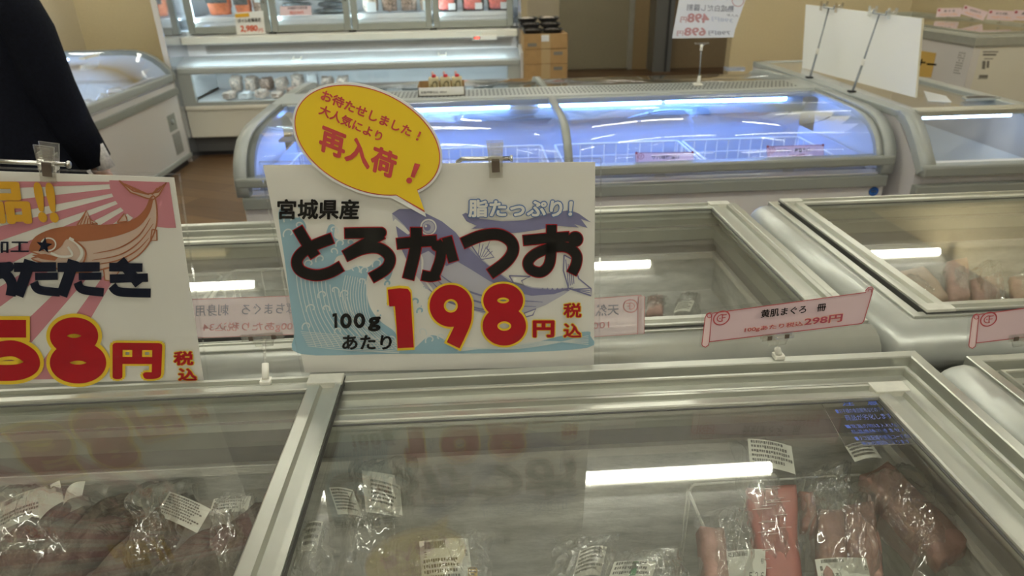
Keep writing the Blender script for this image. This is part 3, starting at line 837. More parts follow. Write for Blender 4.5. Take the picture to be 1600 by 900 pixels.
# ================================================================== MAIN SIGN
YS = .824
def S(cx, cy): return PY(400+cx/2.857, 300+cy/2.857, YS)
def Sp(px, py): return PY(px, py, YS)
FRONT = Vector((0, -1, 0))
def sheet_prism(mb, pts, th, mt): mb.prism(pts, (0, th, 0), mt)
sign = thing('price_sign', 'large white sign with black title and red 198 under a yellow speech bubble', 'sign', (Sp(700, 580).x, YS, .872))
c4 = [Sp(411, 258), Sp(930, 253), Sp(928, 572), Sp(476, 582)]
pm = MB()
pm.prism([c4[0], c4[1], c4[2], c4[3]], (0, .0006, 0), PAPER)
F1 = FRONT*.0002
def poly_s(pts, mt, lay, fn=S, sm=0):
    q = smooth_curve(pts, sm, True) if sm else [Vector(p) for p in pts]
    pm.poly([fn(p[0], p[1])+FRONT*(.00025*lay) for p in q], mt)
# wave picture
poly_s([(100, 95), (135, 80), (165, 110), (205, 120), (225, 160), (205, 215), (250, 235), (300, 215), (325, 150), (352, 150), (350, 200), (385, 215), (430, 205), (440, 245), (400, 275), (360, 290),
        (352, 330), (405, 350), (455, 330), (500, 335), (540, 300), (585, 285), (612, 335), (590, 395), (548, 360), (510, 350), (492, 400), (495, 460), (515, 525), (560, 580), (620, 625), (650, 690), (700, 700), (760, 650), (800, 640), (870, 672), (960, 700), (1100, 695), (1250, 670), (1370, 640), (1480, 622),
        (1492, 640), (1480, 695), (1100, 718), (600, 722), (195, 722), (172, 620), (150, 470), (128, 300)], WAVEB, 1, S, 4)
rw = random.Random(4)
def swirl(cx, cy, r, mt, lay, dirn=1, wd=5):
    pts = [(cx+dirn*r*(1-t*.8)*cos(4.6*t+2.6), cy+r*(1-t*.8)*sin(4.6*t+2.6)) for t in [i/16 for i in range(17)]]
    ribbon(pm, pts, wd, S, mt, FRONT*(.00025*lay))
for cx, cy, r, dd in ((150, 120, 24, 1), (190, 150, 20, -1), (150, 185, 26, 1), (215, 255, 28, -1), (265, 240, 24, 1), (310, 225, 22, 1), (345, 170, 20, -1), (380, 230, 22, 1), (420, 225, 18, -1), (290, 300, 22, 1), (345, 265, 18, -1),
                      (240, 320, 22, 1), (440, 345, 22, -1), (490, 350, 20, 1), (545, 320, 24, 1), (585, 310, 20, -1), (570, 370, 18, 1), (470, 400, 18, -1), (300, 460, 22, 1), (350, 440, 20, -1), (400, 455, 22, 1), (250, 520, 24, 1), (310, 520, 18, -1), (230, 600, 22, 1),
                      (700, 650, 26, 1), (740, 625, 20, -1), (780, 660, 22, 1), (640, 600, 18, 1), (820, 650, 20, -1), (370, 620, 18, 1), (600, 660, 22, -1)):
    swirl(cx, cy, r*1.15, WAVEL, 2, dd, 6)
for cx, cy, r in ((660, 470, 16), (715, 490, 22), (735, 530, 18), (690, 520, 14), (590, 408, 16), (640, 300, 0)):
    if r: swirl(cx, cy, r, WAVEB, 2, 1, 8)
for k in range(13):
    x = 178+k*19; ribbon(pm, smooth_curve([(x, 300+k*14), (x+8, 420+k*6), (x+40, 560), (x+90+k*8, 690)], 5), 3.6, S, WAVEL, FRONT*.0006)
for k in range(10):
    x = 400+k*11; ribbon(pm, smooth_curve([(x, 370+k*2), (x-14+k, 470), (x+22, 580), (x+110+k*6, 700)], 5), 3.2, S, WAVEL, FRONT*.0006)
for k in range(9):
    y = 640+k*8; ribbon(pm, smooth_curve([(200+k*4, y-18), (420, y+2), (640, y+22 if y < 690 else 716)], 5), 3.0, S, WAVEL, FRONT*.0006)
for k in range(6):
    ribbon(pm, smooth_curve([(900, 690+k*4), (1120, 700-k*3), (1300, 680-k*3), (1484, 640+k*8)], 5), 3.0, S, WAVEL, FRONT*.0006)
for k in range(26):
    x, y = rw.choice(((rw.uniform(95, 200), rw.uniform(40, 130)), (rw.uniform(500, 760), rw.uniform(420, 560)))); r = rw.uniform(2, 4.5)
    pm.poly([S(x+r*cos(q), y+r*sin(q))+FRONT*.0003 for q in [i*pi/4 for i in range(8)]], WAVEB)
# leaping fish
poly_s([(607, 95), (612, 130), (622, 160), (640, 215), (665, 290), (705, 360), (760, 430), (830, 480), (920, 515), (1010, 540), (1110, 548), (1200, 538), (1290, 505), (1370, 460), (1420, 425), (1330, 430), (1240, 425), (1150, 400), (1070, 350), (1000, 290), (930, 220), (850, 150), (760, 100), (640, 75)], FISHPL, 2, S, 0)
poly_s([(607, 95), (640, 75), (700, 74), (760, 95), (830, 130), (890, 178), (935, 235), (1000, 298), (1060, 345), (1130, 395), (1230, 428), (1330, 436), (1420, 425), (1330, 455), (1230, 462), (1130, 440), (1040, 395), (960, 345), (900, 310), (850, 330), (820, 300), (770, 262), (720, 285), (690, 240), (655, 200), (690, 185), (665, 150), (625, 110)], FISHP, 3)
poly_s([(612, 130), (622, 118), (660, 150), (690, 182), (650, 200), (637, 205)], PAPER, 4)
poly_s([(625, 150), (680, 190), (720, 285), (690, 330), (655, 265), (635, 210)], FISHP, 5)
def disc(cx, cy, r, mt, lay, fn=S): pm.poly([fn(cx+r*cos(q), cy+r*sin(q))+FRONT*(.00025*lay) for q in [i*2*pi/28 for i in range(28)]], mt)
disc(770, 155, 37, PAPER, 5); disc(770, 155, 30, FISHP, 6); disc(770, 155, 27, FISHPL, 7); disc(765, 156, 15, FISHP, 8); disc(759, 150, 5, PAPER, 9)
ribbon(pm, smooth_curve([(690, 240), (740, 290), (745, 370), (790, 440)], 6), 9, S, PAPER, FRONT*.0014)
for a, b, c, dd in (((800, 350), (900, 420), (1050, 470), (1280, 490)), ((790, 375), (880, 445), (1030, 497), (1250, 510)), ((785, 400), (860, 465), (1000, 520), (1180, 528)), ((770, 430), (830, 475), (930, 512), (1050, 538))):
    ribbon(pm, smooth_curve([a, b, c, dd], 6), 8, S, FISHP, FRONT*.0010, True)
for poly_ in ([(960, 235), (1050, 205), (1030, 250), (1062, 290), (1005, 300)], [(1130, 372), (1225, 376), (1185, 395), (1200, 425), (1150, 405)],
              [(1375, 280), (1412, 300), (1440, 385), (1495, 430), (1495, 462), (1430, 440), (1395, 430), (1372, 350)], [(1195, 540), (1250, 520), (1235, 548), (1205, 556)], [(790, 440), (770, 475), (805, 490)]):
    poly_s(poly_, PAPER, 2)
    ribbon(pm, poly_+[poly_[0]], 6, S, FISHP, FRONT*.0010)
for k in range(4): ribbon(pm, [(1395+k*8, 420-k*4), (1382+k*11, 300+k*20)], 4, S, FISHP, FRONT*.0010)
for k in range(4): ribbon(pm, [(1410, 432), (1490, 428+k*10)], 4, S, FISHP, FRONT*.0010)
for k in range(5): ribbon(pm, [(990+k*8, 290), (1000+k*14, 222+k*10)], 3.5, S, FISHP, FRONT*.0010)
for x in range(1270, 1400, 22): poly_s([(x, 440), (x+9, 425), (x+18, 440)], FISHP, 4)
# brush stroke
poly_s([(920, 100), (935, 92), (1000, 118), (1100, 130), (1200, 125), (1300, 95), (1400, 80), (1440, 95), (1496, 135), (1450, 120), (1480, 160), (1420, 142), (1440, 158), (1350, 150), (1260, 168), (1160, 182), (1060, 180), (1010, 160), (960, 165), (985, 150), (940, 130)], FISHP, 3)
# lettering
def T(body, x0, y0, x1, y1, layers, mb=None, fn=Sp, sk=0.0):
    mb = mb or pm
    for mt, off, ref, lay in layers:
        put_text(mb, body, fn(x0, y1), fn(x1, y1+sk), fn(x0, y0), mt, off, ref, FRONT*(.00025*lay))
T('宮城県産', 434, 310, 561, 342, ((INK, .034, None, 10),))
def stroke_set(mb, fn, nrm, strokes, layers):
    for mt, grow, lay in layers:
        for kind, pts, wd in strokes:
            p = nrm*(.00025*lay)
            if kind == 'o':
                cx, cy, rx, ry = pts
                ribbon(mb, [(cx+rx*cos(i*pi/24), cy+ry*sin(i*pi/24)) for i in range(48)], wd+grow, fn, mt, p, closed=True)
            elif kind == 'd':
                _RL[0] = (_RL[0]+1) % 9
                mb.poly([fn(pts[0]+(wd+grow/2)*cos(i*pi/16), pts[1]+(wd+grow/2)*sin(i*pi/16))+p*(1+_RL[0]*2.2e-5/p.length) for i in range(32)], mt)
            elif kind == 'p':
                c = Vector((sum(q[0] for q in pts)/len(pts), sum(q[1] for q in pts)/len(pts)))
                _RL[0] = (_RL[0]+1) % 9
                mb.poly([fn(*(Vector(q)+(Vector(q)-c).normalized()*grow*.62))+p*(1+_RL[0]*2.2e-5/p.length) for q in pts], mt)
            else:
                q = smooth_curve(pts, 7) if len(pts) > 2 else [Vector(x) for x in pts]
                if grow:
                    a_ = (q[0]-q[1]).normalized()*grow/2; b_ = (q[-1]-q[-2]).normalized()*grow/2
                    q = [q[0]+a_]+q+[q[-1]+b_]
                ribbon(mb, q, wd+grow, fn, mt, p)
TITLE_STROKES = [
    ('s', [(188, 158), (222, 215), (266, 284)], 46), ('s', [(342, 203), (258, 236), (203, 272), (184, 312), (206, 350), (268, 368), (330, 356), (382, 328)], 47),
    ('s', [(398, 181), (480, 179), (562, 178)], 45), ('d', (560, 178), 22), ('s', [(566, 184), (500, 220), (398, 280)], 45), ('s', [(400, 284), (480, 250), (552, 248), (598, 288), (582, 338), (516, 380)], 47),
    ('s', [(630, 228), (720, 219), (806, 213)], 47), ('d', (806, 236), 23), ('s', [(806, 220), (826, 250), (822, 300), (800, 362)], 44), ('s', [(818, 366), (780, 374), (742, 368)], 44),
    ('s', [(716, 156), (712, 250), (680, 384)], 50), ('s', [(852, 198), (866, 250), (882, 306)], 44),
    ('s', [(922, 226), (1000, 194), (1080, 186), (1136, 216), (1146, 262), (1112, 312), (1044, 362)], 49),
    ('s', [(1193, 213), (1290, 204), (1396, 196)], 44), ('s', [(1318, 144), (1317, 240), (1308, 318), (1272, 354), (1226, 342), (1214, 308), (1248, 272), (1320, 244), (1388, 244), (1428, 276), (1428, 318), (1408, 360)], 44), ('d', (1424, 207), 33)]
stroke_set(pm, S, FRONT, TITLE_STROKES, ((RED, 8, 10), (INK, 0, 11)))
DIGITS = [('p', [(589, 432), (640, 425), (678, 428), (691, 446), (697, 560), (705, 690), (633, 693), (628, 590), (621, 506), (596, 507)], 0),
          ('o', (870, 504, 63, 62), 64), ('s', [(932, 520), (928, 572), (904, 630), (880, 680)], 64),
          ('o', (1103, 480, 58, 44), 62), ('o', (1108, 594, 64, 54), 66)]
stroke_set(pm, S, FRONT, DIGITS, ((YEL, 18, 10), (RED, 0, 11)))
T('円', 832, 499, 866, 526, ((YEL, .088, .05, 10), (RED, .05, .05, 11)))
T('税', 880, 472, 908, 495, ((YEL, .085, .036, 10), (RED, .036, .036, 11)))
T('込', 880, 504, 908, 526, ((YEL, .085, .036, 10), (RED, .036, .036, 11)))
stroke_set(pm, Sp, FRONT, [('p', [(520, 489), (524, 488), (527, 488), (527.5, 511), (523, 511), (523, 493), (520, 494)], 0), ('o', (541, 500, 6.2, 9), 5.6), ('o', (562, 499.5, 6.2, 9), 5.6)], ((INK, 0, 10),))
T('g', 575, 494, 595, 517, ((INK, .05, None, 10),), sk=-1)
T('あたり', 535, 522, 612, 545, ((INK, .034, None, 10),))
T('脂たっぷり！', 732, 311, 893, 338, ((BLUELINE, .098, .03, 10), (PAPER, .040, .03, 11)))
pm.build('printed_sheet', sign)
# laminate sleeve, a little larger than the sheet
e = .004
cl = [c4[0]+Vector((-e, 0, e)), c4[1]+Vector((e*1.6, 0, e)), c4[2]+Vector((e*1.6, 0, -e*.4)), c4[3]+Vector((-e, 0, -e*.4))]
sl = MB(); sl.add([p+FRONT*.0036 for p in cl], [(0, 1, 2, 3)], SLEEVE)
eg = MB()
for a, b in ((0, 1), (1, 2), (2, 3), (3, 0)):
    A, B = cl[a], cl[b]
    eg.prism([A+Vector((0, .0012, 0)), A-Vector((0, .0037, 0)), A-Vector((0, .0037, 0))+Vector((.0012, 0, .0012)), A+Vector((.0012, .0012, .0012))], B-A, SLEEVE)
sl.build('laminate_sleeve', sign, recalc=False)
eg.build('laminate_edge', sign)
# speech bubble stuck on the sheet
bb = MB()
BP = YS-.0058
def Bf(px, py): return PY(px, py, BP)
def bubble_outline(gr):
    a, b, th = 120+gr, 78+gr, radians(24.5); cx, cy = 574, 219; pts = []
    N = 72
    for i in range(N):
        q = 2*pi*i/N; x = a*cos(q); y = b*sin(q)
        pts.append((cx+x*cos(th)-y*sin(th), cy+x*sin(th)+y*cos(th)))
    # open the outline where the tail leaves
    i0 = min(range(N), key=lambda i: (pts[i][0]-(653+gr*.6))**2+(pts[i][1]-294)**2)
    i1 = min(range(N), key=lambda i: (pts[i][0]-(618-gr))**2+(pts[i][1]-300)**2)
    out = []; i = i1
    while True:
        out.append(pts[i])
        if i == i0: break
        i = (i+1) % N
    out.append((664+gr*.5, 332+gr*2.0))
    return out
for gr, mt, lay, th in ((3.5, BUBW, 0, .0010), (0, BUBR, 1, 0), (-1.6, BUBY, 2, 0)):
    pts = [Bf(*p)+FRONT*(.00022*lay) for p in bubble_outline(gr)]
    if th: bb.prism(pts, (0, th, 0), mt)
    else: bb.poly(pts, mt)
def TB(body, bl, br, hgt, ang, off):
    v = Vector((sin(radians(ang))*hgt, -cos(radians(ang))*hgt))
    put_text(bb, body, Bf(*bl), Bf(*br), Bf(bl[0]+v.x, bl[1]+v.y), BUBR, off, None, FRONT*.0008)
TB('お待たせしました', (500, 155.5), (640, 214), 17.5, 18, .034)
TB('大人気により', (497, 178), (594, 222), 17, 18, .034)
TB('再入荷', (497, 234.5), (615, 281), 43, 8, .040)
stroke_set(bb, Bf, FRONT, [('s', [(657, 205.5), (653.5, 213.5)], 3.2), ('d', (652, 217.5), 1.9)], ((BUBR, 0, 5),))
stroke_set(bb, Bf, FRONT, [('p', [(648, 254.5), (656.8, 256.5), (647.5, 277.5), (641.5, 275.5)], 0), ('d', (639.5, 281.5), 4.6)], ((BUBR, 0, 5),))
bb.build('speech_bubble', sign)

# clip stand for the main sign: rod behind the sheet, bent over its top
def clip_body(t, c, sc=1.0, tilt=0.0, n=FRONT, up=Vector((0, 0, 1))):
    rt_ = n.cross(up)*-1
    def Q(x, y, z): return c+rt_*x*sc+up*z*sc+n*y*sc
    a = MB()
    def plate(x0, x1, z0, z1, y0, y1, flare=0):
        pts = [Q(x0-flare, y0, z1), Q(x1+flare, y0, z1), Q(x1, y0, z0), Q(x0, y0, z0)]
        a.prism(pts, n*(y1-y0)*sc, ACRYL)
    plate(-.0085, .0085, -.022, .0, .004, .0062)
    plate(-.0085, .0085, .0, .022, .0062, .0085, .002)
    plate(-.0085, .0085, -.022, .0, -.0045, -.0025)
    plate(-.0085, .0085, .0, .022, -.0075, -.005, .002)
    plate(-.009, -.007, -.008, .012, -.005, .007); plate(.007, .009, -.008, .012, -.005, .007)
    for k in range(4): plate(-.006, .006, .006+k*.004, .008+k*.004, .0085, .0095)
    a.build('clear_jaw', t)
    MB().obox(Q(0, .0068, -.006), rt_, n, up, (.0048*sc, .0008*sc, .0085*sc), MAGNET).build('spring_plate', t)
st1 = thing('sign_stand', 'chrome rod with clear clip holding up the large 198 sign', 'sign holder', (PY(712, 250, YS+.012).x, YS+.012, .88))
r0 = PY(712, 262, YS+.012); r1 = PY(722, 248.5, YS+.010); r2 = PY(799, 247.5, YS+.006)
xb = r0.x
MB().tube([(xb, YS+.012, .884), (xb, YS+.012, r1.z-.012), (xb+.003, YS+.012, r1.z-.004), (xb+.009, YS+.011, r1.z), r2], .0028, STEEL, 10).tube([r2-Vector((.0015, 0, 0)), r2+Vector((.0015, 0, 0))], .0042, STEEL, 10).build('bent_rod', st1)
MB().box((xb-.014, YS+.004, .8805), (xb+.014, YS+.026, .888), WHITEP, .002).build('base_foot', st1)
clip_body(st1, PY(774, 249, YS-.002), 1.0)

# ================================================================== LEFT SIGN
BRp = Vector((-.393, .819, .881)); TRp = Vector((-.360, .806, 1.176)); BLp = Vector((-.808, .772, .927)); TLp = BLp+(TRp-BRp)
uL = (BRp-BLp).normalized(); vL = (TRp-BRp).normalized(); nL = uL.cross(vL).normalized()
if nL.y > 0: nL = -nL
def Lp(px, py):
    d_ = ray(px, py); k = (BRp-CAM).dot(nL)/d_.dot(nL); return CAM+d_*k
def Lc(cx, cy): return Lp(cx/2.25, 220+cy/2.25)
sign2 = thing('price_sign', 'white sign with leaping brown bonito and red 58 price, cut by the left frame edge', 'sign', (-.6, .79, .881))
pm2 = MB(); FL = nL
pm2.prism([TLp, TRp, BRp, BLp], -nL*.0006, PAPER)
def inside(px, py):
    return True
def polyL(pts, mt, lay, sm=0):
    q = smooth_curve(pts, sm, True) if sm else pts
    pm2.poly([Lc(p[0], p[1])+nL*(.00025*lay) for p in q], mt)
def clipL(pts):
    """keep a polygon given in sheet axes inside the paper"""
    w_, h_ = (BRp-BLp).length, (TRp-BRp).length; P = []
    for p in pts:
        q = Lc(*p)-BLp; P.append((q.dot(uL), q.dot(vL)))
    def cut(P, f, g):
        out = []
        for i in range(len(P)):
            a, b = P[i-1], P[i]; fa, fb = f(a), f(b)
            if (fa >= 0) != (fb >= 0): k = fa/(fa-fb); out.append((a[0]+(b[0]-a[0])*k, a[1]+(b[1]-a[1])*k))
            if fb >= 0: out.append(b)
        return out
    m_ = .006
    for f in (lambda p: p[0]-m_, lambda p: w_-m_-p[0], lambda p: p[1]-m_, lambda p: h_-m_-p[1]):
        P = cut(P, f, None)
        if not P: return []
    return [BLp+uL*x+vL*y for x, y in P]
sun = (602, 140)
def wedge(a0, a1, lay=1):
    a0, a1 = radians(a0), radians(a1); R_ = 2000
    pts = [(sun[0]-R_*cos(a0), sun[1]+R_*sin(a0)), sun, (sun[0]-R_*cos(a1), sun[1]+R_*sin(a1))]
    q = clipL(pts)
    if len(q) > 2: pm2.poly([p+nL*(.00025*lay) for p in q], PINKRAY)
for c_, hw in ((1.2, 1.2), (9.0, 2.3), (17.0, 2.2), (25, 2.2), (34, 2.3), (46.5, 2.6), (57, 2.6)): wedge(c_-hw, c_+hw)
q = clipL([(602+215*cos(radians(a)), 132+170*sin(radians(a))) for a in range(60, 190, 8)]+[(380, 60), (700, 60), (700, 320)])
pm2.poly([p+nL*.0005 for p in q], PINKRAY)
FO = [(108, 385), (116, 352), (135, 332), (180, 312), (230, 303), (300, 298), (370, 296), (440, 288), (485, 268), (515, 235), (530, 200), (545, 196), (553, 245), (550, 300), (530, 350), (498, 392), (450, 425), (390, 444), (320, 458), (260, 462), (200, 448), (150, 428), (112, 412), (150, 402)]
polyL(FO, BRNL, 3, 3)
polyL([(108, 385), (116, 352), (135, 332), (180, 312), (230, 303), (300, 298), (370, 296), (440, 288), (485, 268), (515, 235), (530, 200), (540, 198), (528, 250), (490, 300), (430, 328), (360, 345), (300, 352), (270, 352), (235, 345), (215, 372), (180, 392), (150, 385)], BRN, 4, 3)
ribbon(pm2, smooth_curve(FO, 3, True)+[Vector(FO[0])], 5, Lc, BRN, nL*.0012)
for pts in ([(330, 395), (420, 375), (490, 330), (530, 270)], [(325, 418), (420, 400), (490, 355), (540, 290)], [(310, 438), (410, 420), (480, 385), (525, 340)]):
    ribbon(pm2, smooth_curve(pts, 6), 5, Lc, BRN, nL*.0012, True)
ribbon(pm2, smooth_curve([(245, 340), (275, 360), (290, 395), (268, 430)], 6), 11, Lc, PAPER, nL*.0016)
ribbon(pm2, smooth_curve([(262, 345), (300, 380), (300, 415), (280, 448)], 6), 6, Lc, BRN, nL*.0017)
ribbon(pm2, smooth_curve([(180, 392), (215, 405), (255, 400), (240, 370)], 6), 8, Lc, PAPER, nL*.0016)
polyL([(112, 400), (160, 396), (205, 408), (195, 420), (150, 415)], BRN, 5)
for pts in ([(272, 296), (306, 243), (318, 275), (345, 290)], [(413, 286), (438, 254), (446, 268), (448, 282)], [(420, 138), (470, 175), (520, 186), (560, 178), (586, 145), (560, 190), (540, 205), (515, 200), (460, 180)], [(536, 310), (552, 312), (553, 348), (530, 350)], [(365, 448), (440, 430), (395, 492), (370, 488)]):
    polyL(pts, BRNL, 4); ribbon(pm2, pts+[pts[0]], 5, Lc, BRN, nL*.0014)
for k in range(5): ribbon(pm2, [(284+k*12, 292), (300+k*6, 256+k*7)], 4, Lc, BRN, nL*.0014)
for k in range(4): ribbon(pm2, [(525, 188), (440+k*12, 150+k*8)], 4, Lc, BRN, nL*.0014)
for k in range(3): ribbon(pm2, [(535, 188), (578-k*12, 152+k*6)], 4, Lc, BRN, nL*.0014)
star = []
for i in range(10):
    r = 30 if i % 2 == 0 else 12; a = -pi/2+i*pi/5+.12
    star.append((158+r*cos(a), 366+r*sin(a)))
polyL(star, NAVY, 8)
ribbon(pm2, [(172+26*cos(i*pi/10), 362+22*sin(i*pi/10)) for i in range(-9, 8)], 5, Lc, PAPER, nL*.0016)
def TL_(body, x0, y0, x1, y1, layers, sk=0.0, sh=0.0):
    for mt, off, ref, lay in layers:
        put_text(pm2, body, Lc(x0, y1), Lc(x1, y1+sk), Lc(x0+sh, y0), mt, off, ref, nL*(.00025*lay))
TL_('品', -60, 140, 118, 290, ((GOLD, .050, .05, 9),), 0, -25)
TL_('!!', 140, 142, 212, 284, ((GOLD, .050, .05, 9),), 2, -24)
TL_('加工', -32, 346, 104, 392, ((NAVY, .022, None, 9),))
def ta(dx): return [('s', [(52+dx, 442), (200+dx, 440)], 33), ('s', [(108+dx, 417), (92+dx, 470), (66+dx, 542)], 40), ('s', [(126+dx, 474), (206+dx, 473)], 26), ('s', [(122+dx, 494), (140+dx, 520), (214+dx, 530)], 30)]
stroke_set(pm2, Lc, nL, [('s', [(-60, 445), (30, 440)], 33), ('s', [(-20, 470), (20, 465), (45, 500), (40, 542)], 36), ('d', (35, 440), 18)]+ta(0)+ta(153)
           +[('s', [(386, 441), (503, 443)], 30), ('s', [(388, 482), (522, 478)], 30), ('s', [(424, 417), (455, 455), (492, 502)], 36), ('s', [(396, 506), (424, 528), (532, 532)], 32)], ((NAVY, 0, 9),))
stroke_set(pm2, Lc, nL, [('s', [(-70, 657), (95, 657)], 62), ('s', [(-45, 640), (-52, 700), (-56, 748)], 56), ('s', [(-70, 752), (-20, 735), (50, 726), (104, 752), (114, 786), (74, 808), (10, 812), (-60, 806)], 56),
           ('o', (263, 682, 56, 36), 58), ('o', (277, 776, 66, 40), 66)], ((YEL, 26, 9), (RED, 0, 10)))
TL_('円', 398, 706, 568, 834, ((YEL, .115, .06, 9), (RED, .06, .06, 10)))
TL_('税', 612, 736, 682, 786, ((YEL, .09, .045, 9), (RED, .045, .045, 10)))
TL_('込', 628, 796, 694, 840, ((YEL, .09, .045, 9), (RED, .045, .045, 10)))
pm2.build('printed_sheet', sign2)
e = .004
cl = [TLp-uL*e+vL*e, TRp+uL*e*1.5+vL*e, BRp+uL*e*1.5-vL*.001, BLp-uL*e-vL*.001]
MB().add([p+nL*.0036 for p in cl], [(0, 1, 2, 3)], SLEEVE).build('laminate_sleeve', sign2, recalc=False)
eg = MB()
for a, b in ((0, 1), (1, 2), (2, 3), (3, 0)):
    A, B = cl[a], cl[b]; eg.prism([A-nL*.0012, A+nL*.0037, A+nL*.0037+uL*.0012+vL*.0012, A-nL*.0012+uL*.0012+vL*.0012], B-A, SLEEVE)
eg.build('laminate_edge', sign2)
lc = Lp(76, 254)
st2_ = thing('sign_stand', 'chrome rod with clear clip holding the brown bonito sign at left', 'sign holder', (-.60, .84, .88))
re = Lp(104, 258)-nL*.002; rs = Lp(-60, 252)-nL*.004
MB().tube([(rs.x, .835, .884), (rs.x, .83, rs.z-.012), (rs.x+.002, rs.y+.005, rs.z-.004), (rs.x+.01, rs.y, rs.z), re], .0028, STEEL, 10).tube([re, re+uL*.003], .0045, STEEL, 10).build('bent_rod', st2_)
MB().box((rs.x-.014, .822, .8805), (rs.x+.014, .848, .888), WHITEP, .002).build('base_foot', st2_)
clip_body(st2_, lc, 1.0, n=nL, up=(vL+uL*.10).normalized())

# ================================================================== PRICE TAGS ON HOLDERS
def cf_logo(mb, c, u, v, r, mt, push):
    pts = [(cos(i*pi/14), sin(i*pi/14)) for i in range(29)]
    fn = lambda x, y: c+u*x*r+v*y*r
    ribbon(mb, pts, .17, fn, mt, push)
    ribbon(mb, [(-.05+.5*cos(a), .5*sin(a)) for a in [radians(50+i*14) for i in range(19)]], .13, fn, mt, push)
    for a, b in (((.08, -.5), (.08, .5)), ((.08, .42), (.62, .42)), ((.08, 0), (.5, 0))):
        ribbon(mb, [a, b], .13, fn, mt, push)
    ribbon(mb, [(-.28, 0), (-.14, 0)], .13, fn, mt, push)
def tag_holder(t, base, tip, n, u, clipw=.045):
    base = Vector(base); tip = Vector(tip)
    MB().box(base+Vector((-.0075, -.007, 0)), base+Vector((.0075, .007, .007)), WHITEP, .0015).tube([base+Vector((0, 0, .007)), base+(tip-base)*.45], .0048, WHITEP, 10).build('base_foot', t)
    MB().tube([base+(tip-base)*.4, tip], .0022, ACRYL, 8).build('stem', t)
    v = n.cross(u); v = v if v.z > 0 else -v
    j = MB()
    for s, y in ((1, .0022), (-1, -.0038)):
        j.prism([tip+u*clipw/2+n*y+v*.000, tip-u*clipw/2+n*y, tip-u*clipw/2+n*y+v*.011, tip+u*clipw/2+n*y+v*.011], n*.0016, ACRYL)
    j.prism([tip+u*.012-v*.010, tip-u*.012-v*.010, tip-u*.016+v*.001, tip+u*.016+v*.001], n*.003, ACRYL)
    j.build('clear_clip', t)
    q = MB()
    for s in (-1, 1): q.obox(tip+u*s*clipw*.27+v*.0045+n*.0042, u, n, v, (.003, .0006, .003), MAGNET)
    q.build_each('clip_pin', t)

def scroll_tag(label, Yp, k, dx, dy, lines, base, clip):
    """Pink banner card; k maps the banner's own drawing (5.333 units per pixel) to its plane."""
    org = PY(*clip, Yp)
    t = thing('price_tag', label, 'price tag', (base[0], base[1], .88))
    mb = MB()
    fn = lambda x, y: PY(1080+dx+x/5.333, 440+dy+y/5.333, Yp)
    out = [(175, 262), (1455, 88), (1452, 72), (1475, 48), (1500, 42), (1514, 56), (1505, 95), (1435, 330), (1420, 345), (1400, 350), (150, 500), (142, 528), (118, 545), (94, 535), (88, 520), (115, 300), (128, 268), (150, 258)]
    mb.prism([fn(*p) for p in out], (0, .0006, 0), PINK)
    p1 = FRONT*.0004
    mb.poly([fn(*p)+FRONT*.0002 for p in [(122, 290), (168, 300), (142, 528), (118, 542), (94, 532), (92, 515)]], PINKD)
    ribbon(mb, out+[out[0]], 7, fn, REDLINE, p1)
    ribbon(mb, [(172, 270), (165, 330), (150, 500)], 7, fn, REDLINE, p1)
    ribbon(mb, [(150+18*cos(a), 283+18*sin(a)) for a in [i*pi/8 for i in range(17)]], 6, fn, REDLINE, p1)
    ribbon(mb, [(1470, 82), (1480, 62), (1500, 66), (1502, 90)], 6, fn, REDLINE, p1)
    c = fn(252, 302); u = fn(318, 293)-c; v = fn(258, 245)-c
    cf_logo(mb, c, u, v, 1.0, REDLINE, p1)
    for body, bl, br, tl, layers in lines:
        for mt, off, ref, lay in layers: put_text(mb, body, fn(*bl), fn(*br), fn(*tl), mt, off, ref, FRONT*(.00025*lay))
    mb.build('printed_card', t)
    mg = 14
    lam = [(120-mg*2, 250-mg), (1440, 60), (1475, 28), (1530, 36), (1526, 95), (1450, 350), (1400, 372), (170, 520), (130, 562), (70, 545), (72, 500)]
    MB().prism([fn(*p)-FRONT*.0008 for p in lam], (0, .0003, 0), SLEEVE).build('laminate_sleeve', t)
    b = Vector(base); uu = (fn(1400, 350)-fn(150, 500)).normalized()
    tip = PY(clip[0], clip[1], Yp)
    tag_holder(t, b, tip, FRONT, uu)
    return t
TITLE = [(INK, .02, None, 4)]
scroll_tag('pink scroll tag for yellowfin block at 298 yen on the near rail', .795, 0, 0, 0,
           (('黄肌まぐろ　冊', (575, 300), (1115, 240), (583, 233), [(INK, .022, None, 5)]),
            ('100gあたり税込', (440, 425), (925, 370), (446, 380), [(ORANGE, .045, .012, 4), (TAGRED, .012, .012, 5)]),
            ('298円', (935, 366), (1250, 330), (945, 300), [(ORANGE, .05, .025, 4), (TAGRED, .025, .025, 5)])),
           (.424, .803, .8805), (1214, 529))
scroll_tag('pink scroll tag cut off by the right frame edge above the corner freezer', .775, 0, 417, 2,
           (('黄肌まぐろ　冊', (560, 282), (1090, 225), (568, 215), [(INK, .022, None, 5)]),
            ('税込', (722, 372), (900, 350), (726, 325), [(ORANGE, .05, .02, 4), (RED, .02, .02, 5)]), ('398円', (910, 350), (1200, 318), (920, 285), [(ORANGE, .05, .025, 4), (RED, .025, .025, 5)])),
           (.80, .772, .8805), (1597, 530))
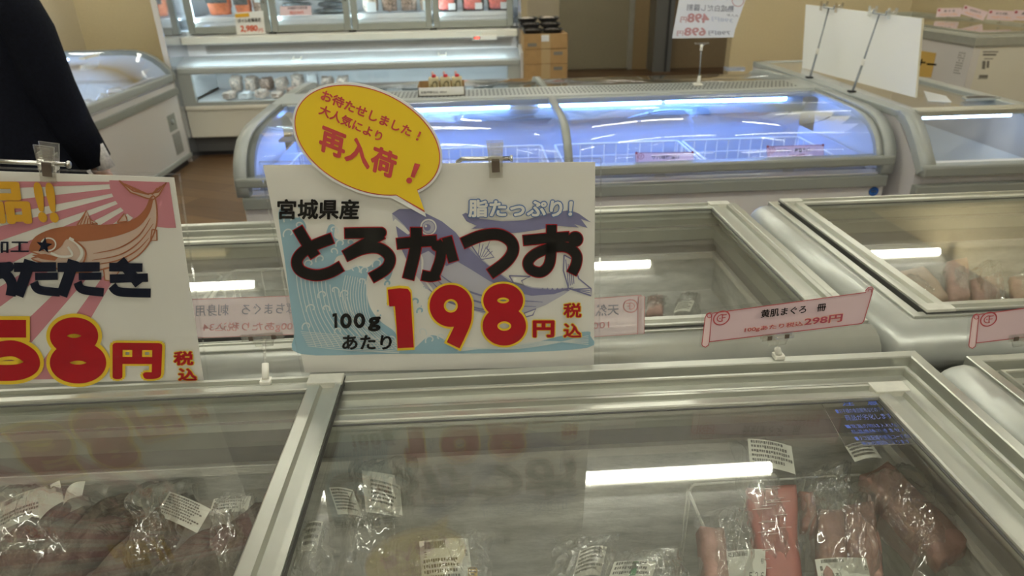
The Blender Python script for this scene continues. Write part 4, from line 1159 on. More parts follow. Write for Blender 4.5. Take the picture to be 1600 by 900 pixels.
# two tags facing away: print shows through mirrored
def ghost_tag(label, quad, Yp, lines, base, tip, scroll):
    t = thing('price_tag', label, 'price tag', base)
    P = [PY(*q_, Yp) for q_ in quad]
    mb = MB(); mb.prism(P, (0, .0006, 0), GHOSTCARD)
    for body, bl, br, tl, mt, off in lines:
        put_text(mb, body, PY(*bl, Yp), PY(*br, Yp), PY(*tl, Yp), mt, off, None, FRONT*.0004, True)
    fn = lambda x, y: PY(x, y, Yp)
    ribbon(mb, list(quad)+[quad[0]], 1.2, fn, GHOST_R, FRONT*.0003)
    if scroll:
        s0, s1, lg = scroll
        mb.prism([fn(s0[0]-5, s0[1]), fn(s0[0]+5, s0[1]-1), fn(s1[0]+5, s1[1]), fn(s1[0]-5, s1[1]+1)], (0, -.0008, 0), GHOSTCARD)
        ribbon(mb, [(s0[0]-5, s0[1]), (s0[0]+5, s0[1]-1), (s1[0]+5, s1[1]), (s1[0]-5, s1[1]+1), (s0[0]-5, s0[1])], 1.2, fn, GHOST_R, FRONT*.0010)
        if lg:
            c = fn(*lg); cf_logo(mb, c, fn(lg[0]-11, lg[1])-c, fn(lg[0], lg[1]-10)-c, 1.0, GHOST_R, FRONT*.0004)
    mb.build('printed_card', t)
    if tip: tag_holder(t, base, PY(*tip, Yp), FRONT, Vector((1, 0, .03)).normalized(), .058)
    else: tag_holder(t, base, Vector((base[0], Yp, P[2].z)), FRONT, Vector((1, 0, 0)), .045)
ghost_tag('pale tag turned away, print showing through, half behind the big sign right edge', ((900, 468), (1002, 461), (1002, 521), (900, 528)), .838,
          (('天然', (930, 494), (967, 492), (930, 476), GHOST_G, .012), ('100', (926, 514), (952, 512), (926, 504), GHOST_R, .012)), (.10, .838, .8805), None, ((1002, 463), (1001, 521), (985, 478)))
ghost_tag('pale tag turned away between the two big signs on a clear clip holder', ((290, 468), (462, 462), (474, 522), (302, 528)), .836,
          (('ばちまぐろ　刺身用', (306, 494), (462, 490), (306, 476), GHOST_G, .008), ('100gあたり税込34', (316, 520), (462, 518), (318, 504), GHOST_R, .010)), (-.302, .803, .8805), (412, 530), None)

# ================================================================== CURVED GLASS ISLAND
ix0, ix1 = -.86, 1.575
isl = thing('display_freezer', 'long curved-glass island freezer glowing blue inside, behind the middle row', 'freezer', ((ix0+ix1)/2, 3.1, 0))
CURVE = [(2.388, .655), (2.385, .70), (2.392, .735), (2.412, .772), (2.445, .806), (2.49, .834), (2.55, .852), (2.62, .861), (2.75, .866), (2.98, .872)]
def offs(c, d_):
    out = []
    for i, p in enumerate(c):
        a = Vector(c[max(i-1, 0)]); b = Vector(c[min(i+1, len(c)-1)]); t_ = (b-a).normalized(); n_ = Vector((t_.y, -t_.x))
        out.append((p[0]+n_.x*d_, p[1]+n_.y*d_))
    return out
def band(mb, x0, x1, c, din, dout, mt):
    a = offs(c, -dout); b = offs(c, din)
    pts = [(x0, y, z) for y, z in a]+[(x0, y, z) for y, z in reversed(b)]
    mb.prism(pts, (x1-x0, 0, 0), mt, True)
def mirror_y(c): return [(6.24-y, z) for y, z in c]
yb0, yb1 = 3.00, 3.24
b = MB()
for ya, yb_, in ((2.405, 2.46), (6.24-2.46, 6.24-2.405)): b.box((ix0+.01, ya, .10), (ix1-.01, yb_, .655), BODY)
for xa, xb_ in ((ix0+.01, ix0+.06), (ix1-.06, ix1-.01)): b.box((xa, 2.46, .10), (xb_, 3.78, .66), BODY)
b.box((ix0+.05, 2.45, .10), (ix1-.05, 3.79, .15), BODY)
b.build('cabinet', isl)
MB().box((ix0+.06, 2.46, 0), (ix1-.06, 3.76, .10), KICK).build('kick_plate', isl)
l = MB()
l.open_box(ix0+.065, ix1-.065, 2.462, 3.05, .42, .70, LINER_I)
l.open_box(ix0+.065, ix1-.065, 3.19, 3.775, .42, .70, LINER_W)
l.box((ix0+.065, 3.052, .42), (ix1-.065, 3.188, .848), LINER_I)
l.build('liner', isl, recalc=False)
rl = MB()
for s in (0, 1):
    f = (lambda y: y) if s == 0 else (lambda y: 6.24-y)
    rl.box((ix0, f(2.378), .688), (ix1, f(2.432), .724), TRIM_G, .008)
rl.build_each('front_rail', isl)
bd = MB()
bd.box((ix0+.015, 2.378, .606), (ix1-.015, 2.406, .652), TRIM_G, .006).box((ix0+.015, 3.834, .606), (ix1-.015, 3.862, .652), TRIM_G, .006)
bd.build_each('bumper_band', isl)
for x0_, x1_ in ((ix0, ix0+.045), (ix1-.045, ix1)):
    ec = MB(); band(ec, x0_, x1_, CURVE, .034, .004, TRIM_L); band(ec, x0_, x1_, mirror_y(CURVE)[::-1], .034, .004, TRIM_L)
    ec.box((x0_, yb0-.02, .84), (x1_, yb1+.02, .874), TRIM_L)
    ec.build('end_frame', isl)
    ig = MB(); xi = (ix0+.047, ix0+.072) if x0_ == ix0 else (ix1-.072, ix1-.047)
    band(ig, xi[0], xi[1], CURVE[1:], .024, -.004, TRIM_L); ig.build('glass_end_trim', isl)
    # clear end wall with its own rounded outline
    xe = ix0+.030 if x0_ == ix0 else ix1-.030
    pts = [(xe, y, z) for y, z in offs(CURVE[1:], .03)]+[(xe, 2.98, .66), (xe, 2.45, .66)]
    MB().prism(pts, (.006, 0, 0), LINER_W).build('end_wall', isl)
xd = .345
for (xa, xb_), lift in (((ix0+.048, xd+.012), .0), ((xd-.012, ix1-.048), .007)):
    gp = MB(); band(gp, xa, xb_, offs(CURVE[1:], .004+lift), .0045, 0, GLASSC); gp.build('curved_glass', isl, recalc=False)
    gp = MB(); band(gp, xa, xb_, offs(mirror_y(CURVE[1:])[::-1], .004+lift), .0045, 0, GLASSC); gp.build('curved_glass', isl, recalc=False)
dv = MB(); band(dv, xd-.016, xd+.014, CURVE[1:], .016, .002, TRIM_G); band(dv, xd-.016, xd+.014, mirror_y(CURVE[1:])[::-1], .016, .002, TRIM_G); dv.build('glass_divider', isl)
bm_ = MB()
bm_.box((ix0+.03, yb0, .850), (ix1-.03, yb1, .874), TRIM_L, .004)
bm_.box((ix0+.05, yb0-.016, .838), (ix1-.05, yb0+.012, .866), TRIM_L, .004)
xs = ix0+.12
while xs < ix1-.10:
    for r_ in range(4):
        y = yb0+.045+r_*.042
        bm_.add([(xs, y, .8747), (xs+.008, y, .8747), (xs+.014, y+.028, .8747), (xs+.006, y+.028, .8747)], [(0, 1, 2, 3)], KICK)
    xs += .0185
bm_.build('vent_beam', isl)
lm = MB()
for xa, xb_ in ((ix0+.12, xd-.18), (xd-.05, xd+.50), (xd+.52, ix1-.16)):
    lm.tube([(xa, yb0+.022, .826), (xb_, yb0+.022, .826)], .009, LEDB, 10)
lm.build_each('case_lamp', isl)
MB().box((ix0+.075, yb0+.036, .765), (ix1-.075, yb0+.042, .849), TRIM_L).build('added_lamp_baffle', isl)  # baffle added to keep lamp light off the back liner
lk = MB()
lk.tube([(ix0+.16, 2.72, .84), (ix0+.15, 2.70, .80), (ix0+.17, 2.66, .80), (ix0+.20, 2.70, .83)], .008, GREYSTEEL, 8).box((ix0+.10, 2.66, .785), (ix0+.17, 2.72, .795), GREYSTEEL, .003)
lk.build('lock_bracket', isl)
lk = MB().box((1.36, 2.585, .818), (1.43, 2.63, .838), ACRYL, .004).tube([(1.43, 2.60, .835), (1.46, 2.56, .822)], .006, ACRYL, 8)
lk.build('lid_handle', isl)
hb2 = PZ(1147, 109, .876); CYA = clear('bluish_acrylic', (0.80, 0.86, 0.97), 0.10, 3.0, 0.05, milk=0.18, milkc=(0.6, 0.7, 0.95))
MB().box((hb2.x-.05, hb2.y-.03, .872), (hb2.x+.05, hb2.y+.03, .892), CYA, .006).build('rear_lid_handle', isl)
# round blue maker's badge low on the front panel
bc = PY(1365, 299, 2.402); bg = MB()
bg.lathe(bc, [(.018, -.002), (.018, .003), (.0165, .004)], LOGOB, 28, FRONT, False)
put_text(bg, 'arp', bc+Vector((-.013, -.0046, -.006)), bc+Vector((.009, -.0046, -.006)), bc+Vector((-.013, -.0046, .005)), BODY, .02)
bg.build('maker_badge', isl)

# wire baskets and tags inside the island
gb = 'white wire baskets in the blue-lit island'
names = ('leftmost white wire basket glowing blue in the island freezer', 'second white wire basket from the left in the island freezer', 'white wire basket behind the mackerel tag at left of the island right half', 'rightmost white wire basket in the island freezer, by the blue end wall')
for i, (xa, xb_) in enumerate(((-.76, -.24), (-.22, .30), (.36, .915), (.935, 1.47))):
    wire_basket('wire_basket', names[i], xa, xb_, 2.50, 2.96, .50, .665, 10, 8, 3, .0022, WIRE, gb)
def plain_bag(name, label, cat, c, lx, ly, h, mt, ang=0, group=None, seed=1, lab=False, filmy=True):
    """A filled pouch: contents with a slightly larger crinkled film round it."""
    c = Vector(c); a = radians(ang); ux = Vector((cos(a), sin(a), 0)); uy = Vector((-sin(a), cos(a), 0))
    t = thing(name, label, cat, c, group)
    mb = MB(); mb.ellipsoid(c+Vector((0, 0, h*.5)), ux*lx*.46, uy*ly*.46, Vector((0, 0, h*.48)), mt, 22, 14, lambda d: (1/max(abs(d.x), abs(d.y), abs(d.z), .70))*.74*(1+.16*noise.noise(d*3+Vector((seed, 0, 0)))+.34*noise.noise(d*5.5+Vector((seed, 2, 0)))))
    mb.build('contents', t)
    if filmy: film_bag('plastic_bag', t, c-ux*lx/2-uy*ly/2, ux*lx, uy*ly, h*1.1, seed, .007, 16, 16)
    if lab:
        p = c+Vector((0, -ly*.2, h*1.05)); label_card(t, p-ux*.03-uy*.02, p+ux*.03-uy*.02, p-ux*.03+uy*.03, rows=4, seed=seed)
    return t
k = 0
for x, y, an, lb in ((.50, 2.72, 10, 'pale fish pack in the basket behind the left mackerel tag'), (.74, 2.68, -8, 'pinkish fish pack in the basket right of the left mackerel tag'), (1.10, 2.78, 5, 'silvery fish pack at the back of the rightmost island basket'), (1.30, 2.66, 14, 'pinkish fish pack behind the right mackerel tag')):
    plain_bag('mackerel_pack', lb, 'frozen fish', (x, y, .508), .20, .24, .045, TUNA2 if k % 2 else GREYPK, an, 'packs in the island baskets', 200+k, True); k += 1
plain_bag('mackerel_pack', 'fish pack in the island glimpsed right of the speech bubble', 'frozen fish', (.12, 2.66, .508), .2, .2, .05, TUNA2, 6, 'packs in the island baskets', 220, True)
def island_tag(label, q, title, price):
    Yp = 2.452
    t = thing('price_tag', label, 'price tag', (PY(q[0], q[1], Yp).x+.1, Yp, .66))
    mb = MB(); fn = lambda x, y: PY(x, y, Yp)
    x0, y0, x1, y1 = q; sk = (y1-y0)
    P = [fn(x0, y0), fn(x1, y1), fn(x1, y1+30), fn(x0+2, y0+30)]
    mb.add(P, [(0, 1, 2, 3)], PINKT)
    ribbon(mb, [(x0, y0), (x1, y1), (x1, y1+30), (x0+2, y0+30), (x0, y0)], .9, fn, REDLINE, FRONT*.0004)
    ribbon(mb, [(x0+3, y0), (x0+4, y0+30)], .8, fn, REDLINE, FRONT*.0004)
    for cx, cy in ((x0+1.5, y0), (x1-1, y1)): mb.poly([fn(cx+2*cos(i*pi/5), cy+2*sin(i*pi/5))+FRONT*.0006 for i in range(10)], REDLINE)
    c = fn(x0+8.5, y0+5.5); cf_logo(mb, c, fn(x0+13, y0+5)-c, fn(x0+8.5, y0+1.2)-c, 1.0, REDLINE, FRONT*.0004)
    tx0, tx1 = title[1], title[2]
    f = lambda x: y0+sk*(x-x0)/(x1-x0)
    put_text(mb, title[0], fn(tx0, f(tx0)+10.5), fn(tx1, f(tx1)+10.5), fn(tx0, f(tx0)+3.5), INK, .015, None, FRONT*.0005)
    put_text(mb, price[0], fn(price[1], f(price[1])+20.5), fn(price[2], f(price[2])+20.5), fn(price[1], f(price[1])+13), TAGRED, .025, None, FRONT*.0005)
    mb.build('printed_card', t)
    MB().box((origin(t).x-.02, Yp+.001, .645), (origin(t).x+.02, Yp+.006, .69), ACRYL).build('clear_clip', t)
island_tag('pink tag for marinated mackerel inside the island front glass, left one', (993, 239, 1083, 238), ('サバ味醂漬け', 1018, 1062), ('398円', 1030, 1055))
island_tag('pink tag for Norwegian salted mackerel inside the island front glass, right one', (1198, 229, 1287, 226.5), ('ノルウェー産塩サバ', 1212, 1265), ('358円', 1233, 1257))

# tray of three small cartons on the vent beam
tr = thing('carton_tray', 'cut-open white tray holding three small red-capped cartons on the island beam', 'tray', (-.13, 3.11, .875))
x0_, x1_, ya, yb_ = -.235, -.030, 3.065, 3.175
tb = MB()
tb.box((x0_, ya, .8752), (x1_, yb_, .878), CARD).box((x0_, ya, .8752), (x1_, ya+.003, .912), WHITEP).box((x0_, yb_-.003, .8752), (x1_, yb_, .925), CARD)
tb.box((x0_, ya, .8752), (x0_+.003, yb_, .922), CARD).box((x1_-.003, ya, .8752), (x1_, yb_, .922), CARD)
put_text(tb, '生酛芳醇仕込 100ml', (x0_+.012, ya-.0006, .887), (x0_+.125, ya-.0006, .887), (x0_+.012, ya-.0006, .897), INK, .01)
tb.build('tray_box', tr)
for i, lb in enumerate(('leftmost of three small cream cartons with red caps in the white tray', 'middle one of three small cream cartons with red caps in the tray', 'rightmost of three small cream cartons with red caps in the tray')):
    xc = -.166+i*.0515; t = thing('drink_carton', lb, 'carton', (xc, 3.12, .8785), 'red-capped cartons in the white tray')
    cb = MB(); cb.box((xc-.023, 3.097, .8785), (xc+.023, 3.143, .948), CREAMB, .005)
    f = lambda x, y: Vector((xc+x, 3.0962, .914+y))
    ribbon(cb, [(.004+.010*cos(a), .018*sin(a)) for a in [i_*pi/10 for i_ in range(21)]], .004, f, OLIVE, Vector((0, -.0004, 0)))
    ribbon(cb, [(-.002, .012), (.010, .020), (.016, .010)], .004, f, OLIVE, Vector((0, -.0006, 0)))
    ribbon(cb, [(-.016, .006), (-.008, .002), (-.015, -.004), (-.009, -.012)], .003, f, OLIVE, Vector((0, -.0004, 0)))
    cb.build('carton_body', t)
    MB().lathe((xc+.002, 3.115, .948), [(.010, 0), (.010, .009), (.008, .012)], REDCAP, 14).build('cap', t)
    MB().ellipsoid((xc-.004, 3.128, .962), Vector((.006, 0, 0)), Vector((0, .006, 0)), Vector((0, 0, .010)), mat('pink_cap_tip', (.70, .45, .40), .4), 10, 8).build('cap_tip', t)

# white sheet on a stand, print showing through, on the vent beam
hb = PZ(1092, 127, .875); hb.y = 3.13; hb = PY(1092, 127, 3.13); hb.z = .875
ps = thing('sign_stand', 'slim clear pole stand on the island beam under a tall white sheet', 'sign holder', hb)
zt = PY(1097, 64, 3.13)
MB().box(hb+Vector((-.022, -.018, 0)), hb+Vector((.016, .018, .012)), CREAMB if False else WHITEP, .004).lathe(hb+Vector((0, 0, .012)), [(.010, 0), (.007, .02), (.006, .032)], WHITEP, 12).build('base_foot', ps)
MB().tube([hb+Vector((0, 0, .03)), Vector((zt.x, 3.13, zt.z-.02))], .0032, GREYSTEEL, 8).build('pole', ps)
MB().tube([Vector((zt.x, 3.13, zt.z-.042)), Vector((zt.x, 3.13, zt.z-.015))], .006, WHITEP, 10).box((zt.x-.032, 3.124, zt.z-.014), (zt.x+.032, 3.136, zt.z-.006), ACRYL, .002).prism([(zt.x-.014, 3.126, zt.z-.012), (zt.x+.014, 3.126, zt.z-.012), (zt.x+.006, 3.126, zt.z-.024), (zt.x-.006, 3.126, zt.z-.024)], (0, .008, 0), ACRYL).build('clear_clip', ps)
Yp = 3.128
sh = MB(); fn = lambda x, y: PY(x, y, Yp)
topz = 1.46
def up_to(px, py, qx, qy):      # extend an edge upward beyond the picture
    a = fn(px, py); b_ = fn(qx, qy); d_ = a-b_; return b_+d_*((topz-b_.z)/d_.z)
P = [up_to(1061, 0, 1050, 60), up_to(1166, 0, 1146, 58), fn(1149, 45), fn(1146, 58.5), fn(1050, 60)]
sh.prism(P, (0, .001, 0), PAPER_B)
def GT(body, bl, br, tl, mt, off): put_text(sh, body, fn(*bl), fn(*br), fn(*tl), mt, off, None, FRONT*.0006, True)
GT('熟成白だし醤割', (1073, 16.5), (1146, 19), (1074, 6), GHOST_G, .02)
GT('498', (1073, 35), (1107, 36), (1075, 20.5), GHOST_R, .04); GT('円', (1062, 35), (1072, 35.5), (1064, 26), GHOST_R, .02)
GT('398円', (1112, 33), (1145, 36), (1112, 26), GHOST_B, .01); GT('大人気', (1135, 25), (1154, 27), (1135, 21), GHOST_G, .01)
GT('698', (1068, 56), (1102, 56), (1070, 43), GHOST_R, .04); GT('円', (1057, 56), (1067, 56), (1058, 48), GHOST_R, .02)
GT('798円', (1107, 55), (1141, 55), (1107, 48), GHOST_G, .01)
ribbon(sh, [(1153+9*cos(i*pi/10), 1+9*sin(i*pi/10)) for i in range(21)], 1.2, fn, GHOST_R, FRONT*.0006)
tag(sh.build('price_sheet', None, (fn(1098, 60))), 'tall white sheet with mirrored red 498 and 698 showing through', 'sign')

# ================================================================== RIGHT ISLAND
rx0, rx1 = 1.605, 2.15
ri = thing('display_freezer', 'slanted-glass island freezer at the right frame edge with white board on top', 'freezer', ((rx0+rx1)/2, 3.1, 0))
b = MB()
b.prism([(rx0, 2.30, .10), (rx0, 2.30, .70), (rx0, 2.46, .835), (rx0, 2.50, .86), (rx0, 3.9, .86), (rx0, 3.9, .10)], (.045, 0, 0), BODY_L)
b.prism([(rx1-.045, 2.30, .10), (rx1-.045, 2.30, .70), (rx1-.045, 2.46, .835), (rx1-.045, 2.50, .86), (rx1-.045, 3.9, .86), (rx1-.045, 3.9, .10)], (.045, 0, 0), BODY_L)
b.box((rx0+.04, 2.30, .10), (rx1-.04, 2.35, .675), BODY).box((rx0+.04, 3.85, .10), (rx1-.04, 3.9, .86), BODY).box((rx0+.04, 2.30, .10), (rx1-.04, 3.9, .15), BODY)
b.build('cabinet', ri)
MB().box((rx0+.05, 2.36, 0), (rx1-.05, 3.85, .10), KICK).build('kick_plate', ri)
l = MB(); l.open_box(rx0+.05, rx1-.05, 2.355, 3.845, .45, .69, LINER_W); l.build('liner', ri, recalc=False)
PR = [(2.262, .655), (2.262, .70), (2.30, .74), (2.345, .79), (2.39, .832), (2.43, .858), (2.475, .872)]
ef = MB(); band(ef, rx0-.004, rx0+.055, PR[1:], .03, .003, TRIM_L); ef.box((rx0-.004, 2.47, .845), (rx0+.055, 3.9, .872), TRIM_L, .004); ef.build('end_frame', ri)
ef = MB(); band(ef, rx1-.055, rx1+.004, PR[1:], .03, .003, TRIM_L); ef.box((rx1-.055, 2.47, .845), (rx1+.004, 3.9, .872), TRIM_L, .004); ef.build('end_frame', ri)
MB().box((rx0, 2.255, .672), (rx1, 2.31, .716), TRIM_G, .010).build('front_rail', ri)
MB().box((rx0-.004, 2.268, .592), (rx1, 2.30, .640), TRIM_G, .006).build('bumper_band', ri)
MB().box((rx0+.055, 2.44, .852), (rx1-.055, 2.50, .876), ALU, .004).build('top_rail', ri)
MB().box((rx0-.004, 3.86, .845), (rx1, 3.9, .872), TRIM_L, .004).build('rear_rail', ri)
tf = MB(); tf.prism([(rx0+.057, 2.300, .716), (rx0+.057, 2.440, .850), (rx0+.057, 2.446, .846), (rx0+.057, 2.306, .712)], (rx1-rx0-.114, 0, 0), GLASSC); tf.build('slanted_glass', ri, recalc=False)
tf = MB()
tf.prism([(rx0+.055, 2.292, .712), (rx0+.055, 2.302, .722), (rx0+.055, 2.312, .716), (rx0+.055, 2.302, .706)], (rx1-rx0-.11, 0, 0), LINER_W)
tf.prism([(rx0+.055, 2.295, .714), (rx0+.055, 2.442, .856), (rx0+.055, 2.448, .848), (rx0+.055, 2.301, .706)], (.012, 0, 0), LINER_W)
tf.build('glass_seal', ri)
for xa, xb_, z in ((rx0+.057, 1.90, .866), (1.88, rx1-.057, .860)):
    p_ = MB().box((xa, 2.47, z-.0025), (xb_, 3.87, z+.0025), GLASSC).build('top_glass', ri, recalc=False)
hd = MB(); hc = PZ(1530, 155, .87)
for k in range(1):
    pts = [(-.070, -.02), (-.055, .028), (-.02, .045), (.03, .046), (.062, .03), (.085, -.005), (.06, -.018)]
    hd.prism([(hc.x+a, hc.y+b_, .8688) for a, b_ in pts], (0, 0, .008), TRIM_L)
    hd.prism([(hc.x+a*.82, hc.y+b_*.7+.003, .8770) for a, b_ in pts], (0, 0, .001), KICK)
hd.build('lid_handle', ri)
pf = PZ(1460, 155, .8695)
tag(MB().prism([PZ(1443, 142, .869), PZ(1478, 150, .869), PZ(1487, 160, .869), PZ(1450, 158, .869)], (0, 0, .001), PAPER_B).build('paper_reflection', None, (pf.x, pf.y, .869)), 'bluish white paper reflection painted on the right island glass near the board', 'paper')  # pale quad on the glass stands for a reflected paper
ll = MB().tube([(rx0+.1, 2.475, .842), (rx1-.1, 2.475, .842)], .006, LEDW, 8); ll.build('case_lamp', ri)
plain_bag('fish_pack', 'pale frozen pack deep in the right island freezer', 'frozen fish', (1.86, 2.64, .455), .3, .3, .08, SHELL, 0, None, 240, True)

# white board on two wire stands
XB = 1.755
bd = thing('notice_board', 'blank white board standing upright on the right island', 'board', (XB, 3.15, .875))
Bq = [PX(1253, 106, XB), PX(1430, 152.5, XB), PX(1441, 29, XB), PX(1259, 7, XB)]
mb = MB(); mb.prism(Bq, (.007, 0, 0), mat('foam_board_white', (.84, .84, .80), .6)); mb.build('board_panel', bd)
eb = MB(); eb.prism([Bq[1]+Vector((-.0005, -.0012, 0)), Bq[2]+Vector((-.0005, -.0012, 0)), Bq[2]+Vector((.0075, -.0012, 0)), Bq[1]+Vector((.0075, -.0012, 0))], (0, .0012, 0), mat('board_edge_cream', (.62, .57, .42), .7)); eb.build('board_edge', bd)
for k, (bot, top, mid_, lb) in enumerate((((1264, 130), (1295, 13), (1275, 82), 'grey wire stand with clips behind the white board, left one'), ((1330, 152), (1374, 22), (1348, 93), 'grey wire stand with clips behind the white board, right one'))):
    pb = PX(*bot, 1.632); pt_ = PX(*top, XB-.012); pm_ = pb+(pt_-pb)*.42
    pb.z = max(pb.z, .8735)
    s = thing('wire_stand', lb, 'sign holder', (pb.x, pb.y, .8725), None)
    MB().tube([pb, pm_], .0052, GREYSTEEL, 8).tube([pm_, pt_], .0036, GREYSTEEL, 8).build('pole', s)
    MB().box((pb.x-.018, pb.y-.012, .8725), (pb.x+.012, pb.y+.012, .880), KICK, .002).build('base_foot', s)
    MB().tube([pm_-(pt_-pb).normalized()*.014, pm_+(pt_-pb).normalized()*.014], .0075, WHITEP, 10).build('collar', s)
    hy = [pt_+Vector((0, dy, 0)) for dy in (.085, -.085)]
    MB().tube([pt_+Vector((0, .05, .016)), pt_+Vector((0, .05, 0)), pt_+Vector((0, -.05, 0)), pt_+Vector((0, -.05, .016))], .0035, GREYSTEEL, 8).build('cross_bar', s)
    for dy in (.075, -.075):
        c = pt_+Vector((.004, dy, .006)); cp = MB()
        cp.prism([c+Vector((-.006, -.012, -.020)), c+Vector((-.006, .012, -.020)), c+Vector((-.010, .010, .022)), c+Vector((-.010, -.010, .022))], (.002, 0, 0), ACRYL)
        cp.prism([c+Vector((.018, -.012, -.020)), c+Vector((.018, .012, -.020)), c+Vector((.022, .010, .022)), c+Vector((.022, -.010, .022))], (.002, 0, 0), ACRYL)
        cp.tube([c+Vector((.006, -.012, .004)), c+Vector((.006, .012, .004))], .0085, ACRYL, 10)
        cp.build('clear_clip', s)

# ================================================================== FAR CHEST AT THE RIGHT WALL
fc = thing('chest_freezer', 'white chest freezer along the right wall with a printed label on its end', 'freezer', (3.65, 5.4, 0))
fx0, fx1, fy0, fy1, FZ = 3.25, 4.06, 4.39, 6.35, .925
b = MB()
b.box((fx0+.012, fy0+.0119, .08), (fx0+.06, fy1-.01, FZ-.07), BODY).box((fx1-.06, fy0+.012, .08), (fx1-.01, fy1-.01, FZ-.07), BODY)
b.box((fx0+.0605, fy0+.012, .08), (fx1-.0605, fy0+.06, FZ-.07), BODY_C).box((fx0+.0605, fy1-.06, .08), (fx1-.0605, fy1-.01, FZ-.07), BODY).box((fx0+.0605, fy0+.0605, .08), (fx1-.0605, fy1-.0605, .12), BODY)
b.build('cabinet', fc)
MB().box((fx0+.05, fy0+.05, 0), (fx1-.05, fy1-.05, .08), KICK).build('kick_plate', fc)
MB().sweep_rect(fx0, fx1, fy0, fy1, [(0.004, FZ-.075), (0, FZ-.06), (0, FZ-.015), (.012, FZ-.002), (.03, FZ), (.05, FZ), (.05, FZ-.075)], BUMPER).build('bumper', fc)
MB().sweep_rect(fx0+.05, fx1-.05, fy0+.05, fy1-.05, [(0, FZ-.03), (0, FZ+.012), (.03, FZ+.012), (.034, FZ), (.05, FZ), (.05, FZ-.03)], ALU).build('rim', fc)
l = MB(); l.open_box(fx0+.065, fx1-.065, fy0+.065, fy1-.065, .5, FZ-.03, FROSTL); l.build('liner', fc, recalc=False)
for ya, yb_ in ((fy0+.09, 5.45), (5.35, fy1-.09)):
    MB().box((fx0+.09, ya, FZ-.006 if ya < 5 else FZ-.014), (fx1-.09, yb_, FZ-.001 if ya < 5 else FZ-.009), GLASS).build('glass_lid', fc, recalc=False)
lb_ = MB(); yv = fy0+.0115
fn = lambda x, y: PY(x, y, yv)
for x0_, y0_, x1_, y1_, mt in ((1536, 80, 1560, 82, GREYINK), (1536, 84, 1557, 87, GREYINK), (1538, 91, 1552, 92.5, GREYINK), (1535, 95, 1540, 108, GREYINK), (1542, 95, 1546, 106, GREYINK), (1530, 117, 1544, 122, GREYINK), (1528, 122.5, 1543, 123.5, GREYINK)):
    for k in range(1): lb_.add([fn(x0_, y0_)+FRONT*.001, fn(x1_, y0_)+FRONT*.001, fn(x1_-1, y1_)+FRONT*.001, fn(x0_-1, y1_)+FRONT*.001], [(0, 1, 2, 3)], mt)
lb_.add([fn(*p)+FRONT*.0005 for p in ((1526, 126), (1562, 126), (1564, 76), (1532, 76))], [(0, 1, 2, 3)], BODY_C)
xv = fx0+.0115
gx = lambda x, y: PX(x, y, xv)
lb2 = MB(); lb2.add([gx(x, y)+Vector((-.0005, 0, 0)) for x, y in ((1486, 118), (1500, 121), (1512, 82), (1498, 79))], [(0, 1, 2, 3)], BODY)
for r_ in range(9):
    for c_ in range(4):
        x = 1499+c_*2.8-r_*1.1; y = 81+r_*3.9+c_*.5
        if random.random() < .8: lb2.add([gx(x, y)+Vector((-.001, 0, 0)), gx(x+1.5, y+.3)+Vector((-.001, 0, 0)), gx(x+1.3, y+2.2)+Vector((-.001, 0, 0)), gx(x-.2, y+1.9)+Vector((-.001, 0, 0))], [(0, 1, 2, 3)], GREYINK)
lb2.build('printed_label', fc)
lb_.build('printed_label', fc)
yp = MB(); q = [gx(1425, 77), gx(1463, 83), gx(1455, 121), gx(1420, 119)]
yp.prism(q, (-.003, 0, 0), YPAPER)
put_text(yp, 'コーナー', gx(1400, 104)+Vector((-.005, 0, 0)), gx(1462, 109)+Vector((-.005, 0, 0)), gx(1403, 90)+Vector((-.004, 0, 0)), INK, .03)
tag(yp.build('paper_notice', None, tuple((q[0]+q[2])/2)), 'ochre paper notice with black katakana on the far white chest side', 'notice')
yblocks = ((1463, 21, 1502, 26, 'leftmost of the pink tags on clear stems on the far chest'), (1507, 20, 1537, 28, 'second pink tag from left on the far chest, tilted'), (1545, 25, 1584, 31, 'third pink tag from left on the far chest'), (1585, 25, 1625, 32, 'pink tag on the far chest cut by the right frame edge'))
for i, (xa, ya, xb_, yb_, lb) in enumerate(yblocks):
    Xp = 3.86
    c = PX((xa+xb_)/2, (ya+yb_)/2-4, Xp); t = thing('price_tag', lb, 'price tag', (Xp, c.y, FZ+.012), 'pink tags standing on the far chest')
    n_ = Vector((-.55, -.83, 0)); u_ = Vector((.83, -.55, 0)); v_ = Vector((0, 0, 1))
    ang = (.03, -.28, -.05, -.05)[i]
    uu = u_*cos(ang)+v_*sin(ang); vv = -u_*sin(ang)+v_*cos(ang)
    w_, h_ = .085, .033
    mb = MB(); mb.prism([c-uu*w_-vv*h_, c+uu*w_-vv*h_, c+uu*w_+vv*h_, c-uu*w_+vv*h_], -n_*.001, PINKD)
    f = lambda x, y: c+uu*x+vv*y
    put_text(mb, ('まぐろ', 'めばちまぐろ', 'まぐろ 切落し', 'まぐろ')[i], f(-.035, .004), f(.04, .004), f(-.035, .020), INK, .02, None, n_*.001)
    put_text(mb, '100gあたり税込', f(-.06, -.022), f(.065, -.022), f(-.06, -.006), ORANGE, .02, None, n_*.001)
    mb.poly([f(-.07+.010*cos(a), .018+.009*sin(a))+n_*.001 for a in [k_*pi/6 for k_ in range(12)]], REDLINE)
    mb.build('printed_card', t)
    MB().tube([(Xp, c.y, FZ+.012), c-vv*h_*.8], .004, ACRYL, 8).box((Xp-.012, c.y-.012, FZ+.012), (Xp+.012, c.y+.012, FZ+.02), ACRYL).build('stem', t)

